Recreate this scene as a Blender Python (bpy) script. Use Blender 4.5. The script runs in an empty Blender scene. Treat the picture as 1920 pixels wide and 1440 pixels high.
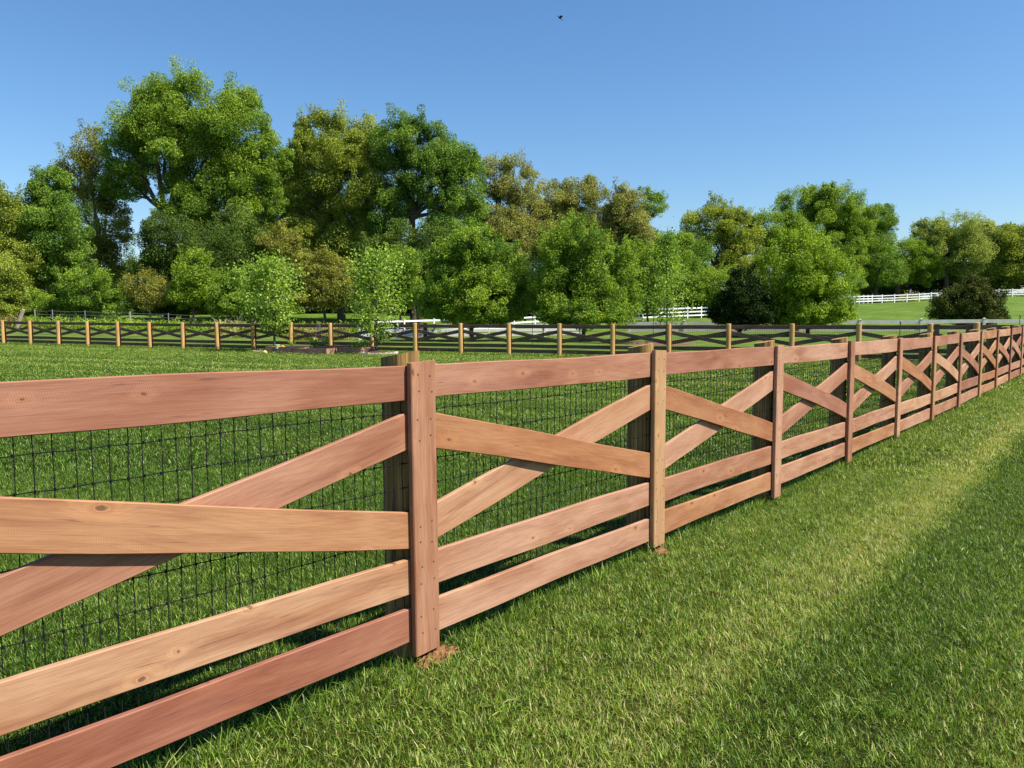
import bpy, math, random
import numpy as np
from mathutils import Vector, Matrix
S = bpy.context.scene
rng = np.random.default_rng(7)
random.seed(7)
R = math.radians

# ------------------------------------------------------------------ camera
F = 1443.0; CX = 960.0; CY = 720.0; EYE = 1.5
PITCH = math.atan((CY - 597.0) / F); ROLL = R(0.35)
cam = bpy.data.objects.new('camera', bpy.data.cameras.new('camera'))
S.collection.objects.link(cam); S.camera = cam
cam.data.sensor_width = 36.0; cam.data.lens = 36.0 * F / 1920.0
cam.data.clip_start = 0.05; cam.data.clip_end = 3000
cam.location = (0, 0, EYE)
cam.matrix_world = Matrix.Translation((0, 0, EYE)) @ Matrix.Rotation(math.pi/2 - PITCH, 4, 'X') @ Matrix.Rotation(-ROLL, 4, 'Z')

# ------------------------------------------------------------------ sky, sun, exposure
SUN_AZ = R(110); SUN_EL = R(53)
w = bpy.data.worlds.new('World'); S.world = w; w.use_nodes = True
nt = w.node_tree; nt.nodes.clear()
sky = nt.nodes.new('ShaderNodeTexSky'); sky.sky_type = 'NISHITA'; sky.sun_disc = False
sky.sun_elevation = SUN_EL; sky.sun_rotation = SUN_AZ
sky.air_density = 1.15; sky.dust_density = 0.5; sky.ozone_density = 6.5; sky.altitude = 0
bg = nt.nodes.new('ShaderNodeBackground'); bg.inputs['Strength'].default_value = 0.079
wo = nt.nodes.new('ShaderNodeOutputWorld')
hs = nt.nodes.new('ShaderNodeHueSaturation'); hs.inputs['Saturation'].default_value = 1.12; nt.links.new(sky.outputs[0], hs.inputs['Color']); nt.links.new(hs.outputs[0], bg.inputs[0]); nt.links.new(bg.outputs[0], wo.inputs[0])
sl = bpy.data.lights.new('sun', 'SUN'); sl.energy = 5.0; sl.angle = R(0.5); sl.color = (1.0, 0.94, 0.84)
so = bpy.data.objects.new('sun', sl); S.collection.objects.link(so)
sd = Vector((math.sin(SUN_AZ)*math.cos(SUN_EL), math.cos(SUN_AZ)*math.cos(SUN_EL), math.sin(SUN_EL)))
so.rotation_euler = sd.to_track_quat('Z', 'Y').to_euler(); so.location = sd * 60
S.view_settings.view_transform = 'Standard'; S.view_settings.look = 'None'
S.view_settings.exposure = 1.0; S.view_settings.gamma = 1.0

# ------------------------------------------------------------------ helpers
def ray(px, py):
    x = px - CX; y = -(py - CY); c, s = math.cos(ROLL), math.sin(ROLL)
    x, y = c*x + s*y, -s*x + c*y
    cp, sp = math.cos(PITCH), math.sin(PITCH)
    return Vector((x, F*cp + y*sp, -F*sp + y*cp)) / F
def at(px, py, Y):                 # world point seen at a photo pixel, Y metres ahead
    r = ray(px, py); k = Y / r.y
    return Vector((r.x*k, Y, EYE + r.z*k))
def link(o, parent=None):
    S.collection.objects.link(o)
    if parent is not None: o.parent = parent
    return o
def tag(o, label=None, cat=None, group=None, kind=None):
    if label: o['label'] = label
    if cat: o['category'] = cat
    if group: o['group'] = group
    if kind: o['kind'] = kind
    return o
def thing(name, label, cat, loc=(0,0,0), group=None):
    o = bpy.data.objects.new(name, None); o.empty_display_size = 0.2
    link(o); o.location = loc
    return tag(o, label, cat, group)
def mesh_np(name, V, Fc, nv, mat, parent=None, loc=(0,0,0), tint=None, smooth=False):
    """V (n,3) verts, Fc (m,nv) faces"""
    V = np.asarray(V, dtype=np.float32); Fc = np.asarray(Fc, dtype=np.int32)
    me = bpy.data.meshes.new(name)
    me.vertices.add(len(V)); me.vertices.foreach_set('co', V.ravel())
    m = len(Fc)
    me.loops.add(m*nv); me.loops.foreach_set('vertex_index', Fc.ravel())
    me.polygons.add(m); me.polygons.foreach_set('loop_start', np.arange(0, m*nv, nv, dtype=np.int32))
    try: me.polygons.foreach_set('loop_total', np.full(m, nv, dtype=np.int32))
    except Exception: pass
    if smooth: me.polygons.foreach_set('use_smooth', np.ones(m, dtype=bool))
    if tint is not None:
        a = me.attributes.new('tint', 'FLOAT', 'POINT'); a.data.foreach_set('value', np.asarray(tint, dtype=np.float32))
    me.update(calc_edges=True)
    if mat: me.materials.append(mat)
    o = bpy.data.objects.new(name, me); link(o, parent); o.location = loc
    return o
class MB:
    """collects verts/faces of mixed size"""
    def __init__(s): s.v = []; s.f = []
    def add(s, vs, fs):
        b = len(s.v); s.v += [tuple(v) for v in vs]; s.f += [tuple(i + b for i in f) for f in fs]
    def box(s, c, sz, rot=None):
        x, y, z = [q/2 for q in sz]; M = rot if rot is not None else Matrix.Identity(3); c = Vector(c)
        vs = [c + M @ Vector((i*x, j*y, k*z)) for i in (-1,1) for j in (-1,1) for k in (-1,1)]
        s.add(vs, [(0,1,3,2),(4,6,7,5),(0,4,5,1),(2,3,7,6),(0,2,6,4),(1,5,7,3)])
    def tube(s, pts, rads, n=6, cap=True):
        pts = [Vector(p) for p in pts]; vs = []; fs = []
        for i, p in enumerate(pts):
            t = (pts[min(i+1, len(pts)-1)] - pts[max(i-1, 0)]).normalized()
            a = Vector((0,0,1)) if abs(t.z) < 0.9 else Vector((1,0,0))
            e1 = t.cross(a).normalized(); e2 = t.cross(e1)
            for k in range(n):
                q = 2*math.pi*k/n; vs.append(p + (e1*math.cos(q) + e2*math.sin(q))*rads[i])
        for i in range(len(pts)-1):
            for k in range(n):
                a = i*n+k; b = i*n+(k+1) % n; fs.append((a, b, b+n, a+n))
        if cap: fs.append(tuple(range(n-1, -1, -1))); fs.append(tuple((len(pts)-1)*n + k for k in range(n)))
        s.add(vs, fs)
    def build(s, name, mat, parent=None, loc=(0,0,0), smooth=False, M=None):
        me = bpy.data.meshes.new(name); me.from_pydata(s.v, [], s.f); me.update()
        if smooth: me.polygons.foreach_set('use_smooth', [True]*len(me.polygons))
        me.materials.append(mat)
        o = bpy.data.objects.new(name, me); link(o, parent); o.location = loc
        if M is not None: o.matrix_local = M
        return o

# ---- materials
def newmat(name):
    m = bpy.data.materials.new(name); m.use_nodes = True; nt = m.node_tree; nt.nodes.clear()
    out = nt.nodes.new('ShaderNodeOutputMaterial'); return m, nt, out
class N:
    def __init__(s, nt): s.nt = nt
    def __call__(s, typ, ins=None, **props):
        n = s.nt.nodes.new(typ)
        for k, v in props.items(): setattr(n, k, v)
        for k, v in (ins or {}).items():
            sock = n.inputs[k]
            if hasattr(v, 'bl_idname') and hasattr(v, 'outputs'): v = v.outputs[0]
            if isinstance(v, bpy.types.NodeSocket): s.nt.links.new(v, sock)
            else: sock.default_value = v
        return n
    def math(s, op, a, b=0.0, c=None, clamp=False):
        n = s('ShaderNodeMath', {0: a, 1: b}, operation=op, use_clamp=clamp)
        if c is not None: n.inputs[2].default_value = c
        return n.outputs[0]
    def mix(s, fac, a, b, bt='MIX'):
        n = s('ShaderNodeMix', data_type='RGBA', blend_type=bt)
        for i, v in ((0, fac), (6, a), (7, b)):
            if isinstance(v, bpy.types.NodeSocket): s.nt.links.new(v, n.inputs[i])
            else: n.inputs[i].default_value = v if i == 0 else (tuple(v) + (1,))[:4]
        return n.outputs[2]
    def ramp(s, fac, stops):
        n = s('ShaderNodeValToRGB'); s.nt.links.new(fac, n.inputs[0]); cr = n.color_ramp
        while len(cr.elements) < len(stops): cr.elements.new(0.5)
        for e, (p, c) in zip(cr.elements, stops):
            e.position = p; e.color = (tuple(c) + (1,))[:4] if not isinstance(c, (int, float)) else (c, c, c, 1)
        return n.outputs[0]
    def maprange(s, v, a, b, c=0.0, d=1.0):
        n = s('ShaderNodeMapRange', {0: v, 1: a, 2: b, 3: c, 4: d}, clamp=True); return n.outputs[0]

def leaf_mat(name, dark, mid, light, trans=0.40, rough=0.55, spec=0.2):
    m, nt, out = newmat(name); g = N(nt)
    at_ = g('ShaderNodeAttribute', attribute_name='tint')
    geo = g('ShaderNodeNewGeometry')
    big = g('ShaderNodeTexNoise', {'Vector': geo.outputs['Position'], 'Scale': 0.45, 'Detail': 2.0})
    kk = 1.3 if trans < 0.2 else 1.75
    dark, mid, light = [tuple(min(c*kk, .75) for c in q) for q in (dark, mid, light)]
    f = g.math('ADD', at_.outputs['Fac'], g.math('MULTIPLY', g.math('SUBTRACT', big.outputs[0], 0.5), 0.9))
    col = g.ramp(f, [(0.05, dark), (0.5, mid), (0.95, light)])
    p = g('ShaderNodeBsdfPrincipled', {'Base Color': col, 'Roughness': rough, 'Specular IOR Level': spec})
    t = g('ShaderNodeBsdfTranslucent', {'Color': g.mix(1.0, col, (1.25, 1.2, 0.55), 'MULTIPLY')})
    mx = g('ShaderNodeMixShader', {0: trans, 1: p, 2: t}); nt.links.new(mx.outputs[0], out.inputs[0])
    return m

def wood_mat():
    m, nt, out = newmat('cedar_board'); g = N(nt)
    oi = g('ShaderNodeObjectInfo'); tc = g('ShaderNodeTexCoord')
    rnd = oi.outputs['Random']
    off = g('ShaderNodeCombineXYZ', {0: g.math('MULTIPLY', rnd, 37.0), 1: g.math('MULTIPLY', rnd, 91.0), 2: g.math('MULTIPLY', rnd, 53.0)})
    P = g('ShaderNodeVectorMath', {0: tc.outputs['Object'], 1: off.outputs[0]}, operation='ADD').outputs[0]
    sx = g('ShaderNodeSeparateXYZ', {0: P}); so_ = g('ShaderNodeSeparateXYZ', {0: tc.outputs['Object']})
    # knots: sparse cells
    kp = g('ShaderNodeCombineXYZ', {0: g.math('MULTIPLY', sx.outputs[0], 3.1), 1: g.math('MULTIPLY', sx.outputs[2], 6.4), 2: 0.0}).outputs[0]
    kn = g('ShaderNodeTexNoise', {'Vector': P, 'Scale': 34.0, 'Detail': 2.0})
    kp = g('ShaderNodeVectorMath', {0: kp, 1: g('ShaderNodeVectorMath', {0: g('ShaderNodeVectorMath', {0: kn.outputs['Color'], 1: (0.5, 0.5, 0.5)}, operation='SUBTRACT').outputs[0], 1: (0.09, 0.11, 0.0)}, operation='MULTIPLY').outputs[0]}, operation='ADD').outputs[0]
    vor = g('ShaderNodeTexVoronoi', {'Vector': kp, 'Scale': 1.0, 'Randomness': 0.95}, voronoi_dimensions='2D', feature='F1')
    sel = g('ShaderNodeSeparateColor', {0: vor.outputs['Color']})
    on = g.math('GREATER_THAN', sel.outputs[0], 0.52)
    ksz = g.maprange(sel.outputs[1], 0, 1, 0.35, 0.85)
    dist = g.math('DIVIDE', vor.outputs['Distance'], ksz)
    knot_core = g.math('MULTIPLY', on, g.maprange(dist, 0.045, 0.085, 1.0, 0.0))
    knot_halo = g.math('MULTIPLY', on, g.maprange(dist, 0.05, 0.42, 1.0, 0.0))
    # growth rings cut tangentially: distorted distance from the pith line
    low = g('ShaderNodeTexNoise', {'Vector': g('ShaderNodeVectorMath', {0: P, 1: (0.75, 3.0, 3.0)}, operation='MULTIPLY').outputs[0], 'Scale': 1.0, 'Detail': 2.0})
    zz = g.math('ADD', g.math('ADD', sx.outputs[2], g.math('MULTIPLY', low.outputs[0], 0.34)), g.math('MULTIPLY', knot_halo, 0.06))
    ringc = g('ShaderNodeCombineXYZ', {0: g.math('MULTIPLY', sx.outputs[0], 0.12), 1: 0.0, 2: zz})
    wave = g('ShaderNodeTexWave', {'Vector': ringc.outputs[0], 'Scale': 15.0, 'Distortion': 2.2, 'Detail': 3.0, 'Detail Scale': 1.4, 'Detail Roughness': 0.6}, wave_type='BANDS', bands_direction='Z', wave_profile='SAW')
    fine = g('ShaderNodeTexNoise', {'Vector': g('ShaderNodeVectorMath', {0: P, 1: (7.0, 150.0, 210.0)}, operation='MULTIPLY').outputs[0], 'Scale': 1.0, 'Detail': 3.0, 'Roughness': 0.65})
    fine2 = g('ShaderNodeTexNoise', {'Vector': g('ShaderNodeVectorMath', {0: P, 1: (2.2, 20.0, 26.0)}, operation='MULTIPLY').outputs[0], 'Scale': 1.0, 'Detail': 4.0, 'Roughness': 0.6})
    blot = g('ShaderNodeTexNoise', {'Vector': g('ShaderNodeVectorMath', {0: P, 1: (1.6, 6.0, 6.5)}, operation='MULTIPLY').outputs[0], 'Scale': 1.0, 'Detail': 3.0, 'Distortion': 0.6})
    # band-saw kerf marks, slightly slanted and curved
    sawx = g.math('ADD', sx.outputs[0], g.math('MULTIPLY', sx.outputs[2], 0.22))
    sawv = g('ShaderNodeCombineXYZ', {0: sawx, 1: 0.0, 2: g.math('MULTIPLY', sx.outputs[2], 0.3)})
    saw = g('ShaderNodeTexWave', {'Vector': sawv.outputs[0], 'Scale': 48.0, 'Distortion': 1.6, 'Detail': 2.0, 'Detail Scale': 0.5}, wave_type='BANDS', bands_direction='X')
    sawmask = g('ShaderNodeTexNoise', {'Vector': g('ShaderNodeVectorMath', {0: P, 1: (2.5, 2.5, 9.0)}, operation='MULTIPLY').outputs[0], 'Scale': 1.0, 'Detail': 1.0})
    sawm = g.math('MULTIPLY', g.math('MULTIPLY', g.maprange(sawmask.outputs[0], 0.46, 0.7), g.maprange(rnd, 0.35, 0.8, 0.25, 1.0)), saw.outputs['Fac'])
    base = oi.outputs['Color']
    base = g.mix(g.maprange(low.outputs[0], 0.35, 0.65, 0.0, 0.42), base, (0.340, 0.178, 0.092))
    red = g.mix(1.0, base, (0.84, 0.71, 0.62), 'MULTIPLY')
    pale = g.mix(1.0, base, (1.22, 1.26, 1.25), 'MULTIPLY')
    c = g.mix(g.maprange(blot.outputs[0], 0.38, 0.66), base, g.mix(0.5, red, g.mix(1.0, red, (0.80, 0.74, 0.74), 'MULTIPLY')))
    c = g.mix(g.maprange(fine2.outputs[0], 0.5, 0.80, 0.0, 0.55), c, pale)
    mid_ = g('ShaderNodeTexNoise', {'Vector': g('ShaderNodeVectorMath', {0: P, 1: (9.0, 60.0, 48.0)}, operation='MULTIPLY').outputs[0], 'Scale': 1.0, 'Detail': 5.0, 'Roughness': 0.7, 'Distortion': 0.5})
    c = g.mix(g.maprange(mid_.outputs[0], 0.46, 0.70, 0.0, 0.32), c, g.mix(1.0, c, (0.70, 0.62, 0.58), 'MULTIPLY'))
    stn = g('ShaderNodeTexNoise', {'Vector': g('ShaderNodeVectorMath', {0: P, 1: (1.1, 9.0, 9.5)}, operation='MULTIPLY').outputs[0], 'Scale': 1.0, 'Detail': 4.0, 'Distortion': 1.2})
    c = g.mix(g.maprange(stn.outputs[0], 0.56, 0.70, 0.0, 0.65), c, g.mix(1.0, c, (0.66, 0.54, 0.52), 'MULTIPLY'))
    c = g.mix(g.maprange(stn.outputs[0], 0.40, 0.28, 0.0, 0.5), c, g.mix(1.0, c, (1.20, 1.24, 1.10), 'MULTIPLY'))
    ringd = g.mix(1.0, c, (0.76, 0.66, 0.58), 'MULTIPLY')
    c = g.mix(g.math('MULTIPLY', g.math('POWER', wave.outputs['Fac'], 3.0), 0.42), c, ringd)
    c = g.mix(g.maprange(fine.outputs[0], 0.38, 0.70, 0.0, 0.6), c, g.mix(1.0, c, (0.72, 0.64, 0.60), 'MULTIPLY'))
    c = g.mix(g.math('MULTIPLY', sawm, 0.18), c, pale)
    c = g.mix(g.math('MULTIPLY', knot_halo, 0.45), c, g.mix(1.0, pale, (1.08, 1.0, 0.88), 'MULTIPLY'))
    ring2 = g.math('MULTIPLY', on, g.math('MULTIPLY', g.maprange(dist, 0.085, 0.10, 0.0, 1.0), g.maprange(dist, 0.10, 0.17, 1.0, 0.0)))
    c = g.mix(g.math('MULTIPLY', ring2, 0.45), c, (0.20, 0.075, 0.035))
    c = g.mix(g.math('MULTIPLY', knot_core, 0.86), c, (0.10, 0.042, 0.026))
    # fine scratches / cracks
    cr = g('ShaderNodeTexNoise', {'Vector': g('ShaderNodeVectorMath', {0: P, 1: (5.0, 60.0, 95.0)}, operation='MULTIPLY').outputs[0], 'Scale': 1.0, 'Detail': 2.0, 'Distortion': 0.4})
    c = g.mix(g.maprange(cr.outputs[0], 0.70, 0.76, 0.0, 0.75), c, (0.10, 0.045, 0.035))
    h = g.math('ADD', g.math('MULTIPLY', fine.outputs[0], 0.5), g.math('ADD', g.math('MULTIPLY', sawm, 0.35), g.math('MULTIPLY', cr.outputs[0], 0.2)))
    bmp = g('ShaderNodeBump', {'Height': h, 'Strength': 0.35, 'Distance': 0.003})
    p = g('ShaderNodeBsdfPrincipled', {'Base Color': c, 'Roughness': g.maprange(fine.outputs[0], 0.3, 0.7, 0.55, 0.8), 'Specular IOR Level': 0.3, 'Normal': bmp.outputs[0]})
    nt.links.new(p.outputs[0], out.inputs[0]); return m

def simple_mat(name, col, rough=0.7, var=0.25, scale=6.0, stretch=(1,1,1), metallic=0.0, bump=0.0, spec=0.3, col2=None):
    m, nt, out = newmat(name); g = N(nt)
    tc = g('ShaderNodeTexCoord'); oi = g('ShaderNodeObjectInfo')
    P = g('ShaderNodeVectorMath', {0: tc.outputs['Object'], 1: stretch}, operation='MULTIPLY').outputs[0]
    P = g('ShaderNodeVectorMath', {0: P, 1: g('ShaderNodeCombineXYZ', {0: g.math('MULTIPLY', oi.outputs['Random'], 40.0), 1: 0.0, 2: g.math('MULTIPLY', oi.outputs['Random'], 17.0)}).outputs[0]}, operation='ADD').outputs[0]
    n = g('ShaderNodeTexNoise', {'Vector': P, 'Scale': scale, 'Detail': 5.0, 'Roughness': 0.6})
    d = col2 if col2 else tuple(c*(1-2*var) for c in col)
    c = g.mix(g.maprange(n.outputs[0], 0.3, 0.7), d, tuple(min(1, q*(1+0.5*var)) for q in col))
    p = g('ShaderNodeBsdfPrincipled', {'Base Color': c, 'Roughness': rough, 'Metallic': metallic, 'Specular IOR Level': spec})
    if bump:
        b = g('ShaderNodeBump', {'Height': n.outputs[0], 'Strength': bump, 'Distance': 0.01}); nt.links.new(b.outputs[0], p.inputs['Normal'])
    nt.links.new(p.outputs[0], out.inputs[0]); return m

# ------------------------------------------------------------------ near fence frame and terrain
TH = R(39.43); D = Vector((math.sin(TH), math.cos(TH), 0)); NN = Vector((math.cos(TH), -math.sin(TH), 0))
O = Vector((-0.353, 3.084, 0)); SP = 1.9635
TOPZ = [-0.115, -0.138, -0.171, -0.196, -0.228, -0.247, -0.262, -0.276, -0.273, -0.278, -0.279, -0.271, -0.27, -0.27, -0.27, -0.27]   # batten -1..
BOTZ = [-1.30, -1.335, -1.374, -1.387, -1.45, -1.457, -1.448, -1.454, -1.456, -1.45, -1.449, -1.456, -1.456, -1.456, -1.456, -1.456]
_u = np.array([(i-2)*SP for i in range(len(TOPZ))])
def uv(x, y): return ((x-O.x)*D.x + (y-O.y)*D.y, (x-O.x)*NN.x + (y-O.y)*NN.y)
def near_g(u): return np.interp(u, _u, np.array(BOTZ) + EYE - 0.045)
COLS = [-900, 0, 740, 960, 1180, 1330, 1600, 1920, 2900]
ROWS = [0, 24, 34, 45, 58, 70, 82, 110, 150, 600]
TAB = np.array([
 [0, .06, .12, .40, 1.15, 1.6, 2.0, 2.6, 3.2, 9],
 [0, .06, .12, .40, 1.15, 1.6, 2.0, 2.6, 3.2, 9],
 [0, .04, .10, .14, .20, .80, 2.1, 3.0, 3.8, 9],
 [0, .02, .08, .12, .20, .65, 1.5, 2.6, 3.8, 9],
 [0, .0, .05, .15, .35, .90, 1.5, 2.4, 3.6, 9],
 [0, .0, .05, .15, .40, .95, 1.4, 2.6, 3.8, 9],
 [0, .0, .05, .15, .45, 1.1, 1.9, 3.25, 4.2, 9],
 [0, .0, .05, .18, .55, 1.4, 2.5, 4.1, 5.2, 10],
 [0, .0, .05, .18, .55, 1.4, 2.5, 4.1, 5.2, 10]])
def ground_z(x, y):
    x = np.asarray(x, float); y = np.asarray(y, float)
    az = CX + F * x / np.maximum(y, 1.0); rr = np.clip(y, 0, 600)
    ci = np.clip(np.interp(az, COLS, np.arange(len(COLS))), 0, len(COLS)-1.001)
    ri = np.clip(np.interp(rr, ROWS, np.arange(len(ROWS))), 0, len(ROWS)-1.001)
    c0 = ci.astype(int); r0 = ri.astype(int); cf = ci-c0; rf = ri-r0
    cf = cf*cf*(3-2*cf)
    z = (TAB[c0, r0]*(1-cf) + TAB[c0+1, r0]*cf)*(1-rf) + (TAB[c0, r0+1]*(1-cf) + TAB[c0+1, r0+1]*cf)*rf
    u, v = uv(x, y)
    k = np.clip(1 - np.abs(v)/7.0, 0, 1)*np.clip(1-(y-14)/12, 0, 1)
    k = k*k*(3-2*k)
    z = z*(1-k) + near_g(u)*k
    z = z + 0.012*np.sin(x*1.3+0.5)*np.sin(y*0.9) * np.clip(y/3, 0, 1)*np.clip(1-np.abs(v)/2, 0, 0) 
    return z
def gz(x, y): return float(ground_z(x, y))
def fpos(u, v, z): return Vector((O.x + D.x*u + NN.x*v, O.y + D.y*u + NN.y*v, z))

# mowing pattern value, from world position along / across the near fence
def lawn_nodes(g):
    geo = g('ShaderNodeNewGeometry')
    sep = g('ShaderNodeSeparateXYZ', {0: geo.outputs['Position']})
    rel = g('ShaderNodeVectorMath', {0: geo.outputs['Position'], 1: tuple(O)}, operation='SUBTRACT').outputs[0]
    v = g('ShaderNodeVectorMath', {0: rel, 1: tuple(NN)}, operation='DOT_PRODUCT').outputs['Value']
    u = g('ShaderNodeVectorMath', {0: rel, 1: tuple(D)}, operation='DOT_PRODUCT').outputs['Value']
    wob = g('ShaderNodeTexNoise', {'Vector': rel, 'Scale': 1.1, 'Detail': 3.0})
    vv = g.math('ADD', v, g.math('MULTIPLY', g.math('SUBTRACT', wob.outputs[0], 0.5), 0.30))
    s = g.math('MULTIPLY', g.maprange(vv, 0.50, 0.92, 0.38, 1.0), g.maprange(vv, 1.02, 1.24, 1.0, 0.05))
    s = g('ShaderNodeMix', {0: g.maprange(u, 0.0, 3.0, 0.55, 1.0), 2: 0.38, 3: s}, data_type='FLOAT').outputs[0]
    s2 = g.maprange(vv, 1.6, 2.0)
    right = g.math('ADD', g.math('MULTIPLY', s, 1.0), g.math('MULTIPLY', s2, 0.45))
    # field behind the fence: stripes parallel to the far fence, narrower ones near it
    q = g('ShaderNodeVectorMath', {0: rel, 1: (0.377, 0.926, 0)}, operation='DOT_PRODUCT').outputs['Value']
    q2 = g.math('ADD', q, g.math('MULTIPLY', wob.outputs[0], 0.5))
    st = g('ShaderNodeTexNoise', {'W': g.math('MULTIPLY', q2, 0.9), 'Scale': 1.0, 'Detail': 2.0}, noise_dimensions='1D')
    left = g.maprange(st.outputs[0], 0.4, 0.62)
    left = g.math('SUBTRACT', g.math('MULTIPLY', left, g.maprange(q, 4, 14, 0.25, 0.9)), 0.18)
    side = g.maprange(v, -0.3, 0.1)
    mow = g('ShaderNodeMix', {0: side, 2: left, 3: right}, data_type='FLOAT').outputs[0]
    patch = g('ShaderNodeTexNoise', {'Vector': rel, 'Scale': 2.6, 'Detail': 4.0, 'Roughness': 0.6})
    return geo, sep, rel, mow, patch.outputs[0]

GDARK = (0.030, 0.080, 0.006); GMID = (0.122, 0.212, 0.016); GLIGHT = (0.310, 0.420, 0.060)
def ground_mat():
    m, nt, out = newmat('lawn_ground'); g = N(nt)
    geo, sep, rel, mow, patch = lawn_nodes(g)
    f1 = g('ShaderNodeTexNoise', {'Vector': rel, 'Scale': 38.0, 'Detail': 6.0, 'Roughness': 0.75})
    f2 = g('ShaderNodeTexNoise', {'Vector': rel, 'Scale': 1.3, 'Detail': 8.0, 'Roughness': 0.75})
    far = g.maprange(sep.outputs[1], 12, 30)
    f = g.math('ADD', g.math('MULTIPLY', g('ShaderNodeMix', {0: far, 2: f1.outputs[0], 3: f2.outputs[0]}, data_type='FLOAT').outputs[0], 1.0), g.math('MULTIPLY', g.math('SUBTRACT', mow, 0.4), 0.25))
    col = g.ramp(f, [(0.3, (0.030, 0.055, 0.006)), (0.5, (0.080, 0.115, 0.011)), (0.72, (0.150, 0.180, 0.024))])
    # under real blades near the camera the ground colour is darkened
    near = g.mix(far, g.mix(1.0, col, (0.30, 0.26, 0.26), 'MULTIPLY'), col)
    # the rougher field beyond the far fence is yellower
    q = g('ShaderNodeVectorMath', {0: geo.outputs['Position'], 1: (0.377, 0.926, 0)}, operation='DOT_PRODUCT').outputs['Value']
    fld = g.maprange(q, 29.5, 30.5)
    rough = g('ShaderNodeTexNoise', {'Vector': rel, 'Scale': 0.5, 'Detail': 9.0, 'Roughness': 0.8})
    fcol = g.ramp(rough.outputs[0], [(0.32, (0.040, 0.078, 0.010)), (0.5, (0.085, 0.135, 0.020)), (0.7, (0.18, 0.205, 0.055))])
    hill = g.maprange(q, 52, 62)
    fcol = g.mix(hill, fcol, g.ramp(g('ShaderNodeTexNoise', {'Vector': rel, 'Scale': 0.22, 'Detail': 12.0, 'Roughness': 0.85}).outputs[0], [(0.36, (0.040, 0.085, 0.009)), (0.5, (0.078, 0.132, 0.014)), (0.66, (0.150, 0.190, 0.034))]))
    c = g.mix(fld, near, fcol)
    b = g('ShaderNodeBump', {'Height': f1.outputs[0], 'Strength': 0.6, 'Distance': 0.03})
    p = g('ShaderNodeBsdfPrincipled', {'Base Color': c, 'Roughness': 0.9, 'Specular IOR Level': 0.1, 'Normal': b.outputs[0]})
    nt.links.new(p.outputs[0], out.inputs[0]); return m
def blade_mat():
    m, nt, out = newmat('grass_blade'); g = N(nt)
    geo, sep, rel, mow, patch = lawn_nodes(g)
    a = g('ShaderNodeAttribute', attribute_name='tint').outputs['Fac']
    f = g.math('ADD', a, g.math('ADD', g.math('MULTIPLY', g.math('SUBTRACT', mow, 0.34), 0.56), g.math('MULTIPLY', g.math('SUBTRACT', patch, 0.5), 0.40)))
    col = g.ramp(f, [(0.0, GDARK), (0.42, GMID), (0.78, GLIGHT), (0.97, (0.46, 0.40, 0.17))])
    p = g('ShaderNodeBsdfPrincipled', {'Base Color': col, 'Roughness': 0.45, 'Specular IOR Level': 0.3})
    t = g('ShaderNodeBsdfTranslucent', {'Color': g.mix(1.0, col, (1.3, 1.25, 0.5), 'MULTIPLY')})
    mx = g('ShaderNodeMixShader', {0: 0.32, 1: p, 2: t}); nt.links.new(mx.outputs[0], out.inputs[0]); return m

# ground sheet
def build_ground():
    xs = np.concatenate([np.linspace(-600, -62, 16), np.linspace(-60, -14, 40), np.linspace(-13, 14, 109), np.linspace(15, 80, 56), np.linspace(90, 600, 16)])
    ys = np.concatenate([np.linspace(-60, -2, 12), np.linspace(-1, 22, 93), np.linspace(23, 130, 108), np.linspace(135, 900, 22)])
    X, Y = np.meshgrid(xs, ys); Z = ground_z(X, Y)
    V = np.stack([X, Y, Z], -1).reshape(-1, 3); nx = len(xs); ny = len(ys)
    i, j = np.meshgrid(np.arange(nx-1), np.arange(ny-1)); a = (j*nx + i).ravel()
    Fc = np.stack([a, a+1, a+nx+1, a+nx], -1)
    o = mesh_np('ground', V, Fc, 4, ground_mat(), smooth=True); tag(o, kind='structure'); return o
build_ground()

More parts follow.
